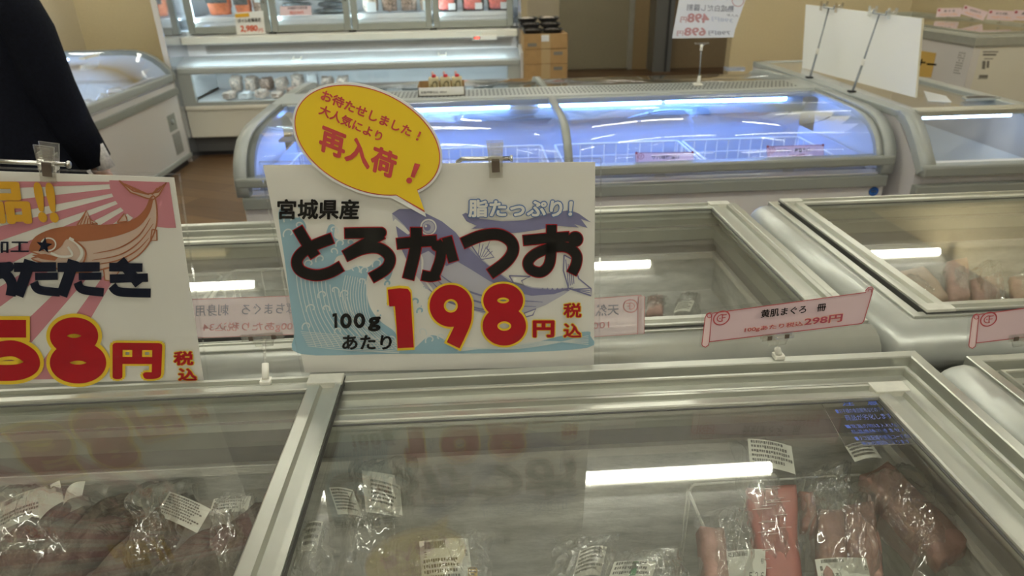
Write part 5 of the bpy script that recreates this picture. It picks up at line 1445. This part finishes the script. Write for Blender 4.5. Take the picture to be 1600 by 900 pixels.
# ================================================================== WALL FREEZER
wf = thing('wall_freezer', 'tall wall freezer with four lit glass doors over an open well', 'freezer', (-.93, 6.0, 0))
wx0, wx1 = -2.275, .395
MB().box((wx0-.045, 5.50, 0), (wx0-.005, 6.70, 2.1), BODY).box((wx0-.0049, 5.502, .0), (wx0-.001, 6.70, 2.1), MIRRORP).build('end_panel', wf)
MB().box((wx1+.004, 5.80, .74), (wx1+.03, 6.70, 2.1), MIRRORP).prism([(wx1+.004, 5.57, .17), (wx1+.004, 5.57, .76), (wx1+.004, 5.80, .80), (wx1+.004, 6.70, .80), (wx1+.004, 6.70, 0), (wx1+.004, 5.66, 0)], (.03, 0, 0), BODY).build('end_panel', wf)
MB().box((wx0, 5.66, .04), (wx1, 6.7, .17), KICKG).box((wx0, 5.70, 0), (wx1, 6.68, .04), KICK).build('kick_plate', wf)  # black strip at the floor stands for the shaded gap
MB().box((wx0, 5.575, .17), (wx1, 5.62, .385), BODY_C, .01).box((wx0, 5.56, .385), (wx1, 5.62, .425), BODY_C, .012).build('front_panel', wf)
fr = MB(); fr.box((wx0, 5.565, .425), (wx1, 5.605, .452), TRIM_L).box((wx0, 5.560, .662), (wx1, 5.61, .712), TRIM_L, .012)
for x in (wx0, wx1-.10): fr.box((x, 5.566, .45), (x+.10, 5.60, .665), TRIM_L)
fr.build('well_frame', wf)
MB().box((wx0+.1, 5.580, .45), (wx1-.1, 5.586, .664), GLASSC).build('well_glass', wf, recalc=False)
l = MB(); l.open_box(wx0+.02, wx1-.02, 5.625, 6.35, .43, .45, LINER_W); l.box((wx0+.02, 6.34, .36), (wx1-.02, 6.36, .78), LINER_W).box((wx0+.012, 5.63, .36), (wx0+.02, 6.35, .72), LINER_W).box((wx1-.02, 5.63, .36), (wx1-.012, 6.35, .72), LINER_W); l.build('liner', wf, recalc=False)
cv = MB(); cv.prism([(wx0, 5.575, .706), (wx0, 5.585, .722), (wx0, 5.80, .775), (wx0, 5.80, .768)], (wx1-wx0, 0, 0), clear('ceiling_glare_cover', (0.95, 0.96, 0.97), 0.05, 4.0, 0.1, milk=0.45, milkc=(0.85, 0.88, 0.9))); cv.build('sliding_cover', wf, recalc=False)  # milk in the cover stands for the ceiling's reflection
hl = MB()
for x in (-1.37, -.22): hl.tube([(x-.03, 5.72, .756), (x-.03, 5.66, .746), (x+.03, 5.66, .746), (x+.03, 5.72, .756)], .006, WHITEP, 6)
hl.build_each('cover_handle', wf)
MB().tube([(wx0+.1, 5.645, .690), (wx1-.1, 5.645, .690)], .009, LEDT, 8).build('added_well_lamp', wf)  # unseen lamp added behind the rail to brighten the well
gr = MB(); gr.box((wx0, 5.88, .76), (wx1, 5.92, .90), BODY_L)
for k in range(4): gr.box((wx0+.15, 5.868, .782+k*.016), (wx1-.05, 5.88, .790+k*.016), LINER_D)
gr.build('return_grille', wf)
lg = MB(); lg.box((wx0, 5.78, .862), (wx1, 5.93, .918), BODY_C, .008); lg.build('ledge', wf)
ct = MB(); cc = PY(757, 59, 5.775); ct.box(cc+Vector((-.10, -.004, -.018)), cc+Vector((.10, .008, .018)), WHITEP, .003); ct.box(cc+Vector((-.09, -.006, -.008)), cc+Vector((-.035, -.003, .010)), KICK)
put_text(ct, '-23', cc+Vector((-.083, -.0068, -.005)), cc+Vector((-.045, -.0068, -.005)), cc+Vector((-.083, -.0068, .007)), REDLED, .02)
ct.build('controller', wf)
cab = MB(); cab.box((wx0, 6.62, .9), (wx1, 6.7, 2.1), LINER_W).box((wx0, 5.93, 2.0), (wx1, 6.65, 2.1), BODY).box((wx0, 5.93, .90), (wx1, 6.62, .95), LINER_W)
cab.build('upper_cabinet', wf)
edges = [-2.245, -1.585, -.945, -.288, .372]
for i in range(4):
    xa, xb_ = edges[i]+.006, edges[i+1]-.006
    dr = MB()
    for a, c in (((xa, 5.885, .93), (xa+.05, 5.93, 1.98)), ((xb_-.05, 5.885, .93), (xb_, 5.93, 1.98)), ((xa+.05, 5.885, .93), (xb_-.05, 5.93, .985)), ((xa+.05, 5.885, 1.92), (xb_-.05, 5.93, 1.98))): dr.box(a, c, TRIM_G, .006)
    dr = dr.build('glass_door', wf)
    gk = MB(); gk.sweep_rect(xa+.046, xb_-.046, 5.90, 5.92, [(0, 0)], LINER_D) if False else None
    MB().box((xa+.045, 5.903, .98), (xb_-.045, 5.909, 1.925), GLASSC).build('door_glass', dr, recalc=False)
    MB().tube([(xb_-.02, 5.865, 1.15), (xb_-.02, 5.865, 1.6)], .009, STEEL, 8).build('door_handle', dr)
    MB().tube([(xa+.028, 5.955, .97), (xa+.028, 5.955, 1.95)], .012, LEDT, 8).build('door_lamp', wf)
    MB().box((xa+.02, 5.945, .985), (xb_-.02, 5.955, 1.008), LINER_W).box((xa+.02, 5.965, 1.012), (xb_-.02, 5.972, 1.045), LINER_W).box((xa+.0, 5.97, 1.03), (xb_, 6.55, 1.045), LINER_W).build('shelf', wf)
    MB().box((xa+.0, 5.98, 1.43), (xb_, 6.55, 1.445), LINER_W).build('shelf', wf)
hg = MB()
for x in edges[1:]: hg.box((x-.03, 5.89, .916), (x+.03, 5.92, .93), KICK, .003)
hg.build_each('door_hinge', wf)

# stock on the lit shelf
def shelf_pack(name, label, x, w_, h_, mt, group, seed, y=6.02, dep=.12, lean=.0, lab=None, z=1.0455):
    t = thing(name, label, 'packed food', (x, y+dep/2, z), group)
    mb = MB(); u = Vector((w_, 0, 0)); 
    mb.ellipsoid((x, y+dep/2, z+h_*.48), Vector((w_*.5, 0, 0)), Vector((0, dep*.5, 0)), Vector((0, 0, h_*.52)), mt, 16, 12,
                 lambda d: (1/max(abs(d.x), abs(d.z), .72))*.80*(1+.10*noise.noise(d*3+Vector((seed, 0, 0)))))
    mb.build('contents', t)
    if lab:
        lm_ = MB(); (a, b_, c_, d_, lmt) = lab
        lm_.obox((x+a*w_, y-.012, z+b_*h_), Vector((1, 0, 0)), Vector((0, 1, 0)), Vector((0, 0, 1)), (c_*w_/2, .002, d_*h_/2), lmt)
        lm_.build('pack_label', t)
    return t
gs = 'salmon packs in the leftmost lit door'
for i, (x, w_, h_, mt, lb) in enumerate(((-2.02, .21, .24, SALMON, 'orange salmon pack standing leftmost behind the first lit door'), (-1.83, .14, .20, SALMON, 'orange salmon pack half behind the 2980 sign'), (-1.70, .12, .30, SHRIMP, 'brownish pack at the right side of the first lit door'))):
    shelf_pack('food_pack', lb, x, w_, h_, mt, gs, 300+i, lab=(0, .62, .8, .35, GREYPK) if i < 2 else (.1, .6, .5, .5, PAPER_B))
for i in range(7):
    x = -1.42+(i % 2)*.29+random.uniform(-.02, .02); z = 1.046+(i//2)*.05
    t = thing('food_pack', ('left' if i % 2 == 0 else 'right')+' stack of flat grey packs behind the second door, ' + ('bottom', 'second', 'third', 'top')[i//2]+' pack', 'packed food', (x, 6.1, z), 'flat grey packs behind the second door')
    mb = MB(); mb.ellipsoid((x, 6.12, z+.024), Vector((.132, 0, 0)), Vector((0, .10, 0)), Vector((0, 0, .021)), GREYPK, 18, 8, lambda d: (1/max(abs(d.x), abs(d.y), .75))*.85*(1+.12*noise.noise(d*4+Vector((i, 0, 0)))))
    mb.build('contents', t); film_bag('plastic_bag', t, Vector((x-.13, 6.02, z+.012)), Vector((.26, 0, 0)), Vector((0, .19, 0)), .024, 310+i, .006, 14, 14)
for i, (x, w_) in enumerate(((-.80, .15), (-.645, .15), (-.485, .16), (-.345, .12))):
    shelf_pack('food_pack', ('leftmost whitish', 'second brownish', 'third brownish', 'rightmost whitish')[i]+' standing bag behind the third lit door', x, w_*.98, .25, SHELL if i in (0, 3) else SHRIMP, 'standing bags behind the third door', 330+i, lab=(.0, .88, .45, .14, INK) if i in (1, 2) else (.1, .2, .5, .3, PAPER_B))
for i, x in enumerate((-.175, .045, .255)):
    t = thing('food_tray', ('leftmost', 'middle', 'rightmost')[i]+' tray of red seafood with white sticker behind the right lit door', 'packed food', (x, 6.08, 1.0455), 'red seafood trays behind the right door')
    q_ = .96
    mb = MB(); mb.prism([(x-.085, 6.00, 1.047), (x+.085, 6.00, 1.047), (x+.095, 6.06, 1.165), (x-.095, 6.06, 1.165)], (0, .02, 0), BLACKP, False); mb.build('tray', t)
    mb = MB(); mb.ellipsoid((x-.005, 6.028, 1.105), Vector((.082, 0, 0)), Vector((0, .018, 0)), Vector((0, .02, .05)), REDMEAT, 20, 10, lambda d: (1/max(abs(d.x), abs(d.z), .75))*.85*(1+.2*noise.noise(d*5+Vector((i, 0, 0))))); mb.build('seafood', t)
    MB().obox((x+.045, 6.001, 1.085), Vector((1, 0, 0)), Vector((0, .9, .3)), Vector((0, .3, .95)), (.03, .001, .026), PAPER_B).build('sticker', t)
# price cards on the doors
def door_card(name, label, quad, Yp, items, mt):
    fn = lambda x, y: PY(x, y, Yp)
    mb = MB(); mb.prism([fn(*p) for p in quad], (0, .001, 0), mt)
    for body, bl, br, tl, m_, off in items:
        if body is None: mb.poly([fn(*p)+FRONT*.002 for p in bl], m_)
        else: put_text(mb, body, fn(*bl), fn(*br), fn(*tl), m_, off, None, FRONT*.003)
    c = fn(*quad[0]); tag(mb.build(name, None, tuple(c)), label, 'price card')
door_card('price_card', 'white price card reading 2,980 hanging on the first lit door', ((366, 20), (411, 17), (415, 53), (370, 54)), 5.879,
          ((None, ((367, 22), (389, 20), (390, 26), (368, 27.5)), 0, 0, GOLD, 0), ('ボイル有頭海老', (372, 36), (408, 34), (371.5, 29.5), INK, .02), ('2,980', (376, 51), (403, 50), (375.5, 40), mat('orange_red_ink', (.62, .09, .03), .5), .04), ('円', (404, 50.5), (411, 50), (404, 44.5), MATS['orange_red_ink'], .01)), PAPER)
door_card('price_card', 'small pink price card on the second lit door', ((437, 10), (486, 9), (487, 23.5), (438, 24.5)), 5.879,
          (('冷凍銀だら西京漬', (449, 15), (480, 14), (449, 11), INK, .01), ('税込780円', (453, 22), (474, 21.5), (453, 17.5), MATS['orange_red_ink'], .02)), PINKD)
# shellfish in the well
ks = 0
for i in range(16):
    x = -1.97+(i % 8)*.127+random.uniform(-.004, .004); y = 5.76+(i//8)*.20; z = .435+(.0 if i < 8 else .02)
    names_ = ('front', 'rear')[i//8]; ordn = ('first', 'second', 'third', 'fourth', 'fifth', 'sixth', 'seventh', 'eighth')[i % 8]
    plain_bag('seafood_bag', '%s bag from left in the %s row of the open well' % (ordn, names_), 'packed food', (x, y, z), .118, .185, random.uniform(.06, .10)+(.06 if i > 7 else 0), (SHELL, SHRIMP, SHELL, PAPER_B)[(i*7+i//3) % 4], random.uniform(-6, 6), 'bags of seafood in the open well', 400+i, False, False)
for i in range(4): plain_bag('seafood_bag', ('first', 'second', 'third', 'fourth')[i]+' dim bag of the right half of the open well from left', 'packed food', (-.8+i*.3, 5.95, .435), .24, .26, .07, GREYPK, 2*i, 'bags of seafood in the open well', 430+i, False, False)

# ================================================================== LEFT CURVED FREEZER
lf = thing('display_freezer', 'curved-glass freezer along the left wall behind the person in black', 'freezer', (-2.65, 4.5, 0))
lx, ly0, ly1 = -2.255, 3.3, 5.48
def R_(d_): return lx-d_
LC = [(0, .64), (0, .68), (.02, .715), (.06, .765), (.11, .81), (.17, .843), (.24, .862), (.33, .868), (.78, .868)]
def bandx(mb, y0, y1, c, din, dout, mt):
    cc_ = [(p[0], p[1]) for p in c]; a = offs(cc_, -dout); b_ = offs(cc_, din)
    mb.prism([(lx-d_, y0, z) for d_, z in a]+[(lx-d_, y0, z) for d_, z in reversed(b_)], (0, y1-y0, 0), mt, True)
b = MB(); b.box((lx-.015, ly0+.02, .05), (lx-.07, ly1-.02, .62), BODY).box((lx-.07, ly0+.02, .05), (lx-.80, ly0+.07, .66), BODY).box((lx-.07, ly1-.07, .05), (lx-.80, ly1-.02, .66), BODY).box((lx-.76, ly0+.02, .05), (lx-.82, ly1-.02, .86), BODY).box((lx-.03, ly0+.03, .05), (lx-.80, ly1-.03, .1), BODY)
b.build('cabinet', lf)
MB().box((lx-.03, ly0+.05, 0), (lx-.78, ly1-.05, .05), KICK).build('kick_plate', lf)
MB().box((lx, ly0, .636), (lx-.05, ly1, .69), TRIM_L, .010).build('front_rail', lf)
MB().box((lx+.004, ly0+.01, .535), (lx-.02, ly1-.01, .585), TRIM_G, .006).build('bumper_band', lf)
MB().box((lx-.002, ly0+.005, .05), (lx-.03, ly1-.005, .085), TRIM_L, .004).build('base_trim', lf)
for ya, yb_ in ((ly0, ly0+.05), (ly1-.05, ly1)):
    m_ = MB(); bandx(m_, ya, yb_, LC, .034, .003, TRIM_G); m_.build('end_frame', lf)
    m_ = MB(); m_.prism([(lx-d_, (ya+yb_)/2, z) for d_, z in offs(LC[1:], .03)]+[(lx-.78, (ya+yb_)/2, .64), (lx-.05, (ya+yb_)/2, .64)], (0, .006, 0), LINER_W); m_.build('end_wall', lf)
m_ = MB(); bandx(m_, ly0+.05, ly1-.05, offs(LC[1:], .004), .0045, 0, GLASSC); m_.build('curved_glass', lf, recalc=False)
MB().box((lx-.74, ly0, .85), (lx-.80, ly1, .874), TRIM_G, .004).build('rear_rail', lf)
m_ = MB(); m_.box((lx-.30, 4.85, .872), (lx-.34, 5.05, .884), WHITEP, .004); m_.build('lid_handle', lf)
l = MB(); l.open_box(lx-.755, lx-.075, ly0+.075, ly1-.075, .45, .64, LINER_W); l.build('liner', lf, recalc=False)
m_ = MB().tube([(lx-.70, ly0+.1, .82), (lx-.70, ly1-.1, .82)], .008, LEDW, 8); m_.build('case_lamp', lf)
vp_ = MB(); 
vp_.box((lx-.013, 5.20, .30), (lx-.017, 5.34, .42), TRIM_G, .001).box((lx-.012, 5.22, .12), (lx-.017, 5.36, .28), LINER_D, .001).lathe((lx-.013, 5.27, .365), [(.02, 0), (.018, .010)], TRIM_L, 12, Vector((1, 0, 0)))
for k in range(6): vp_.box((lx-.010, 5.23, .135+k*.024), (lx-.015, 5.35, .145+k*.024), TRIM_G)
vp_.build('control_panel', lf)
for i in range(6):
    plain_bag('seafood_bag', ('nearest', 'second', 'third', 'fourth', 'fifth', 'farthest')[i]+' pale bag along the front of the left wall freezer', 'packed food', (lx-.26-(i % 2)*.04, 3.95+i*.24, .455), 0.24, .205, .17, (SHELL, SHRIMP, SHELL)[i % 3], 3*i, 'bags in the left wall freezer', 450+i)

# ================================================================== BOXES AND TRAYS
YB = 5.5
bx0 = PY(818.5, 80, YB).x; bx1 = PY(887, 80, YB).x
zs_ = [PY(850, y, YB).z for y in (53, 75, 97, 118)]
hgt = zs_[0]-zs_[1]
# stack stands on the floor; three cartons show above the island, the rest go on down
n_box = int(zs_[0]//hgt); hgt = zs_[0]/n_box
for k in range(n_box):
    z1 = zs_[0]-k*hgt; z0 = z1-hgt+.002
    if k > 3 and False: break
    lb = ('topmost brown carton with a white label, under the black food trays', 'second brown carton from the top of the stack', 'third brown carton from the top, just above the island glass')
    lbl = lb[k] if k < 3 else ('fourth', 'fifth', 'sixth', 'seventh', 'eighth', 'ninth')[min(k-3, 5)]+' brown carton from the top of the stack by the wall freezer'
    t = thing('cardboard_box', lbl, 'box', ((bx0+bx1)/2, YB+.18, z0), 'stacked brown cartons')
    mb = MB(); mb.box((bx0, YB, z0), (bx1, YB+.36, z1), CARD, .004); mb.build('carton', t)
    mb = MB(); xm = bx0+(bx1-bx0)*.5
    mb.box((xm-.035, YB-.0012, z0+.004), (xm+.035, YB+.36, z1+.0008), CARDT); mb.build('tape', t)
    if k == 0: MB().box((xm-.035, YB-.003, z1-.055), (xm+.025, YB-.001, z1-.008), PAPER_B).build('label_sticker', t)
    m_ = MB()
    if k == 0: m_.box((bx0+.03, YB-.0015, z0+.02), (bx0+.10, YB-.0005, z0+.045), GREYINK)
    else: m_.box((bx1-.11, YB-.0015, z1-.045), (bx1-.04, YB-.0005, z1-.02), GREYINK)
    m_.build('printed_mark', t)
zt = zs_[0]
for k, (xo, lay, lb) in enumerate(((0, 0, 'bottom black food tray of the left stack on the cartons'), (0, 1, 'middle black food tray of the left stack on the cartons'), (-.01, 2, 'top black food tray of the left stack on the cartons'), (1, 0, 'bottom black food tray of the right stack on the cartons'), (1, 1, 'middle black food tray of the right stack on the cartons'), (1, 2, 'top black food tray of the right stack on the cartons'))):
    xc = bx0+.055+(.155 if xo == 1 else xo)+(.02 if lay == 0 else 0); z = zt+.001+lay*.042
    if lay == 2: xc -= .012
    t = thing('food_tray', lb, 'food tray', (xc, YB+.1, z), 'black lidded trays on the cartons')
    rx, ry = .078, .085
    def rr(s, zz): return [(xc+s*rx*a, YB+.1+s*ry*b_, zz) for a, b_ in ((-1, -.7), (-.8, -1), (.8, -1), (1, -.7), (1, .7), (.8, 1), (-.8, 1), (-1, .7))]
    mb = MB(); r1_, r2_ = rr(.82, z), rr(1.0, z+.024); r3_ = rr(1.06, z+.024)
    mb.add(r1_+r2_, [list(range(8))[::-1]]+[(i, (i+1) % 8, 8+(i+1) % 8, 8+i) for i in range(8)], BLACKP)
    mb.add(r2_+r3_+rr(1.06, z+.028), [(i, (i+1) % 8, 8+(i+1) % 8, 8+i) for i in range(8)]+[(8+i, 8+(i+1) % 8, 16+(i+1) % 8, 16+i) for i in range(8)], BLACKP); mb.build('tray', t)
    mb = MB(); mb.ellipsoid((xc, YB+.1, z+.016), Vector((rx*.8, 0, 0)), Vector((0, ry*.85, 0)), Vector((0, 0, .018)), SHELL, 14, 8, lambda d: 1+.15*noise.noise(d*5)); mb.build('food', t)
    mb = MB(); l1_, l2_ = rr(1.02, z+.027), rr(.84, z+.041)
    mb.add(l1_+l2_, [(i, (i+1) % 8, 8+(i+1) % 8, 8+i) for i in range(8)]+[list(range(8, 16))], ACRYL); mb.build('clear_cover', t)

# ================================================================== PERSON IN BLACK
def skin_body(name, parent, verts, edges_, radii, mt, sub=2):
    me = bpy.data.meshes.new(name); me.from_pydata(verts, edges_, [])
    o = bpy.data.objects.new(name, me); col.objects.link(o)
    md = o.modifiers.new('skin', 'SKIN'); md.use_smooth_shade = True
    for i, r in enumerate(radii):
        me.skin_vertices[0].data[i].radius = r if isinstance(r, tuple) else (r, r)
    me.skin_vertices[0].data[0].use_root = True
    sd = o.modifiers.new('sub', 'SUBSURF'); sd.levels = sub; sd.render_levels = sub
    dg = bpy.context.evaluated_depsgraph_get(); dg.update()
    m2 = bpy.data.meshes.new_from_object(o.evaluated_get(dg))
    bpy.data.objects.remove(o)
    o = bpy.data.objects.new(name, m2); m2.materials.clear(); m2.materials.append(mt)
    for p in m2.polygons: p.use_smooth = True
    col.objects.link(o); o.parent = parent
    return o
PXC, PYC = -1.385, 2.02
pe = thing('person', 'person in a long black coat standing at the left edge with back turned', 'person', (PXC, PYC, 0))
V = []; E_ = []; Rr = []
def vtx(p, r, link=None):
    V.append(p); Rr.append(r); i = len(V)-1
    if link is not None: E_.append((link, i))
    return i
pel = vtx((0, 0, .88), (.13, .10)); wai = vtx((0, .0, 1.04), (.115, .085), pel); che = vtx((0, -.01, 1.22), (.14, .095), wai); nb = vtx((0, .0, 1.36), (.07, .06), che)
nk = vtx((0, .015, 1.42), (.05, .05), nb); h0 = vtx((0, .03, 1.49), (.070, .078), nk); h1 = vtx((0, .03, 1.57), (.074, .088), h0); h2 = vtx((0, .02, 1.63), (.055, .06), h1)
for s in (-1, 1):
    sh_ = vtx((s*.16, 0, 1.33), .055, nb); el = vtx((s*.215, .0, 1.07), .042, sh_); wr_ = vtx((s*.228, .08, .87), .028, el)
    pa = vtx((s*.228, .105, .80), (.032, .018), wr_); pk = vtx((s*.226, .12, .765), (.036, .014), pa)
    for k in range(4):
        b0 = vtx((s*.228+(k-1.5)*.017, 0.13, .745), .0085, pk); b1 = vtx((s*.228+(k-1.5)*.018, .14, .715-.004*(1.5-abs(k-1.4))), .008, b0); vtx((s*.228+(k-1.5)*.018, .13, .690-.008*(1.5-abs(k-1.4))), .007, b1)
    t0 = vtx((s*.198, .12, .79), .011, pa); vtx((s*.183, .14, .755), .009, t0)
    hp = vtx((s*.09, 0, .84), .085, pel); kn = vtx((s*.10, .015, .46), .055, hp); an = vtx((s*.10, -.01, .08), .035, kn); vtx((s*.10, .12, .035), .03, an)
skin_body('body', pe, V, E_, Rr, SKIN)
# coat: stacked ovals that flare to the hem
ct = MB(); rings = [(1.40, .075, .065), (1.37, .13, .085), (1.33, .185, .105), (1.25, .195, .125), (1.12, .19, .13), (1.0, .195, .14), (.88, .21, .16), (.7, .26, .195), (.5, .30, .22), (.28, .33, .245), (.27, .32, .235)]
N = 40; vs = []
for z, a, b_ in rings:
    for i in range(N):
        q = 2*pi*i/N; fo = 1+(.03*sin(q*9)+.02*sin(q*5+1))*max(0, (1.0-z))*1.3
        vs.append((PXC+a*cos(q)*fo, PYC+b_*sin(q)*fo, z))
fs = [(j*N+i, j*N+(i+1) % N, (j+1)*N+(i+1) % N, (j+1)*N+i) for j in range(len(rings)-1) for i in range(N)]
ct.add(vs, fs+[list(range(N))], BLACKC, True); ct.build('coat', pe)
for s in (-1, 1):
    sv = MB(); sv.tube([(PXC+s*.12, PYC, 1.375), (PXC+s*.172, PYC-.005, 1.345), (PXC+s*.196, PYC-.01, 1.26), (PXC+s*.203, PYC, 1.12), (PXC+s*.207, PYC+.03, 1.0), (PXC+s*.210, PYC+.07, .885)], [.050, .066, .068, .066, .064, .064], BLACKC, 18); sv.build('sleeve', pe)
    cf = MB(); cf.tube([(PXC+s*.240, PYC+.05, .985), (PXC+s*.252, PYC+.055, .93), (PXC+s*.262, PYC+.06, .86)], [.012, .022, .026], LACE, 12); cf.build('lace_cuff', pe)
    shm = MB(); shm.ellipsoid((PXC+s*.10, PYC+.05, .042), Vector((.048, 0, 0)), Vector((0, .125, 0)), Vector((0, 0, .042)), BLACKP, 14, 10); shm.build('shoe', pe)
hm = MB()
hm.ellipsoid((PXC, PYC-.005, 1.565), Vector((.098, 0, 0)), Vector((0, .112, 0)), Vector((0, 0, .115)), HAIR, 20, 14, lambda d: 1.0 if d.y < .45 or d.z > .5 else .84)
hm.add([(PXC+.100*cos(q)*k, PYC-.02+.105*sin(q)*k*(1 if sin(q) < 0 else .35), z) for z, k in ((1.56, 1.0), (1.46, 1.02), (1.36, 1.0), (1.28, .85), (1.27, .5)) for q in [i*2*pi/24 for i in range(24)]],
       [(j*24+i, j*24+(i+1) % 24, (j+1)*24+(i+1) % 24, (j+1)*24+i) for j in range(4) for i in range(24)], HAIR, True)
hm.build('hair', pe)
fm = MB()
for s in (-1, 1):
    fm.ellipsoid((PXC+s*.032, PYC+.112, 1.535), Vector((.013, 0, 0)), Vector((0, .006, 0)), Vector((0, 0, .006)), INK, 10, 6)
    fm.ellipsoid((PXC+s*.080, PYC+.03, 1.52), Vector((.010, 0, 0)), Vector((0, .018, 0)), Vector((0, 0, .030)), SKIN, 10, 8)
fm.ellipsoid((PXC, PYC+.122, 1.505), Vector((.012, 0, 0)), Vector((0, .018, 0)), Vector((0, 0, .022)), SKIN, 10, 8)
fm.ellipsoid((PXC, PYC+.112, 1.470), Vector((.022, 0, 0)), Vector((0, .006, 0)), Vector((0, 0, .006)), REDLINE, 10, 6)
fm.build('face', pe)

# the near freezer stands a touch askew to the rows behind it
_a = radians(-.55); _p = Vector((-.30, .815, 0)); front.location = _p+Matrix.Rotation(_a, 3, 'Z')@(front.location-_p); front.rotation_euler.z = _a
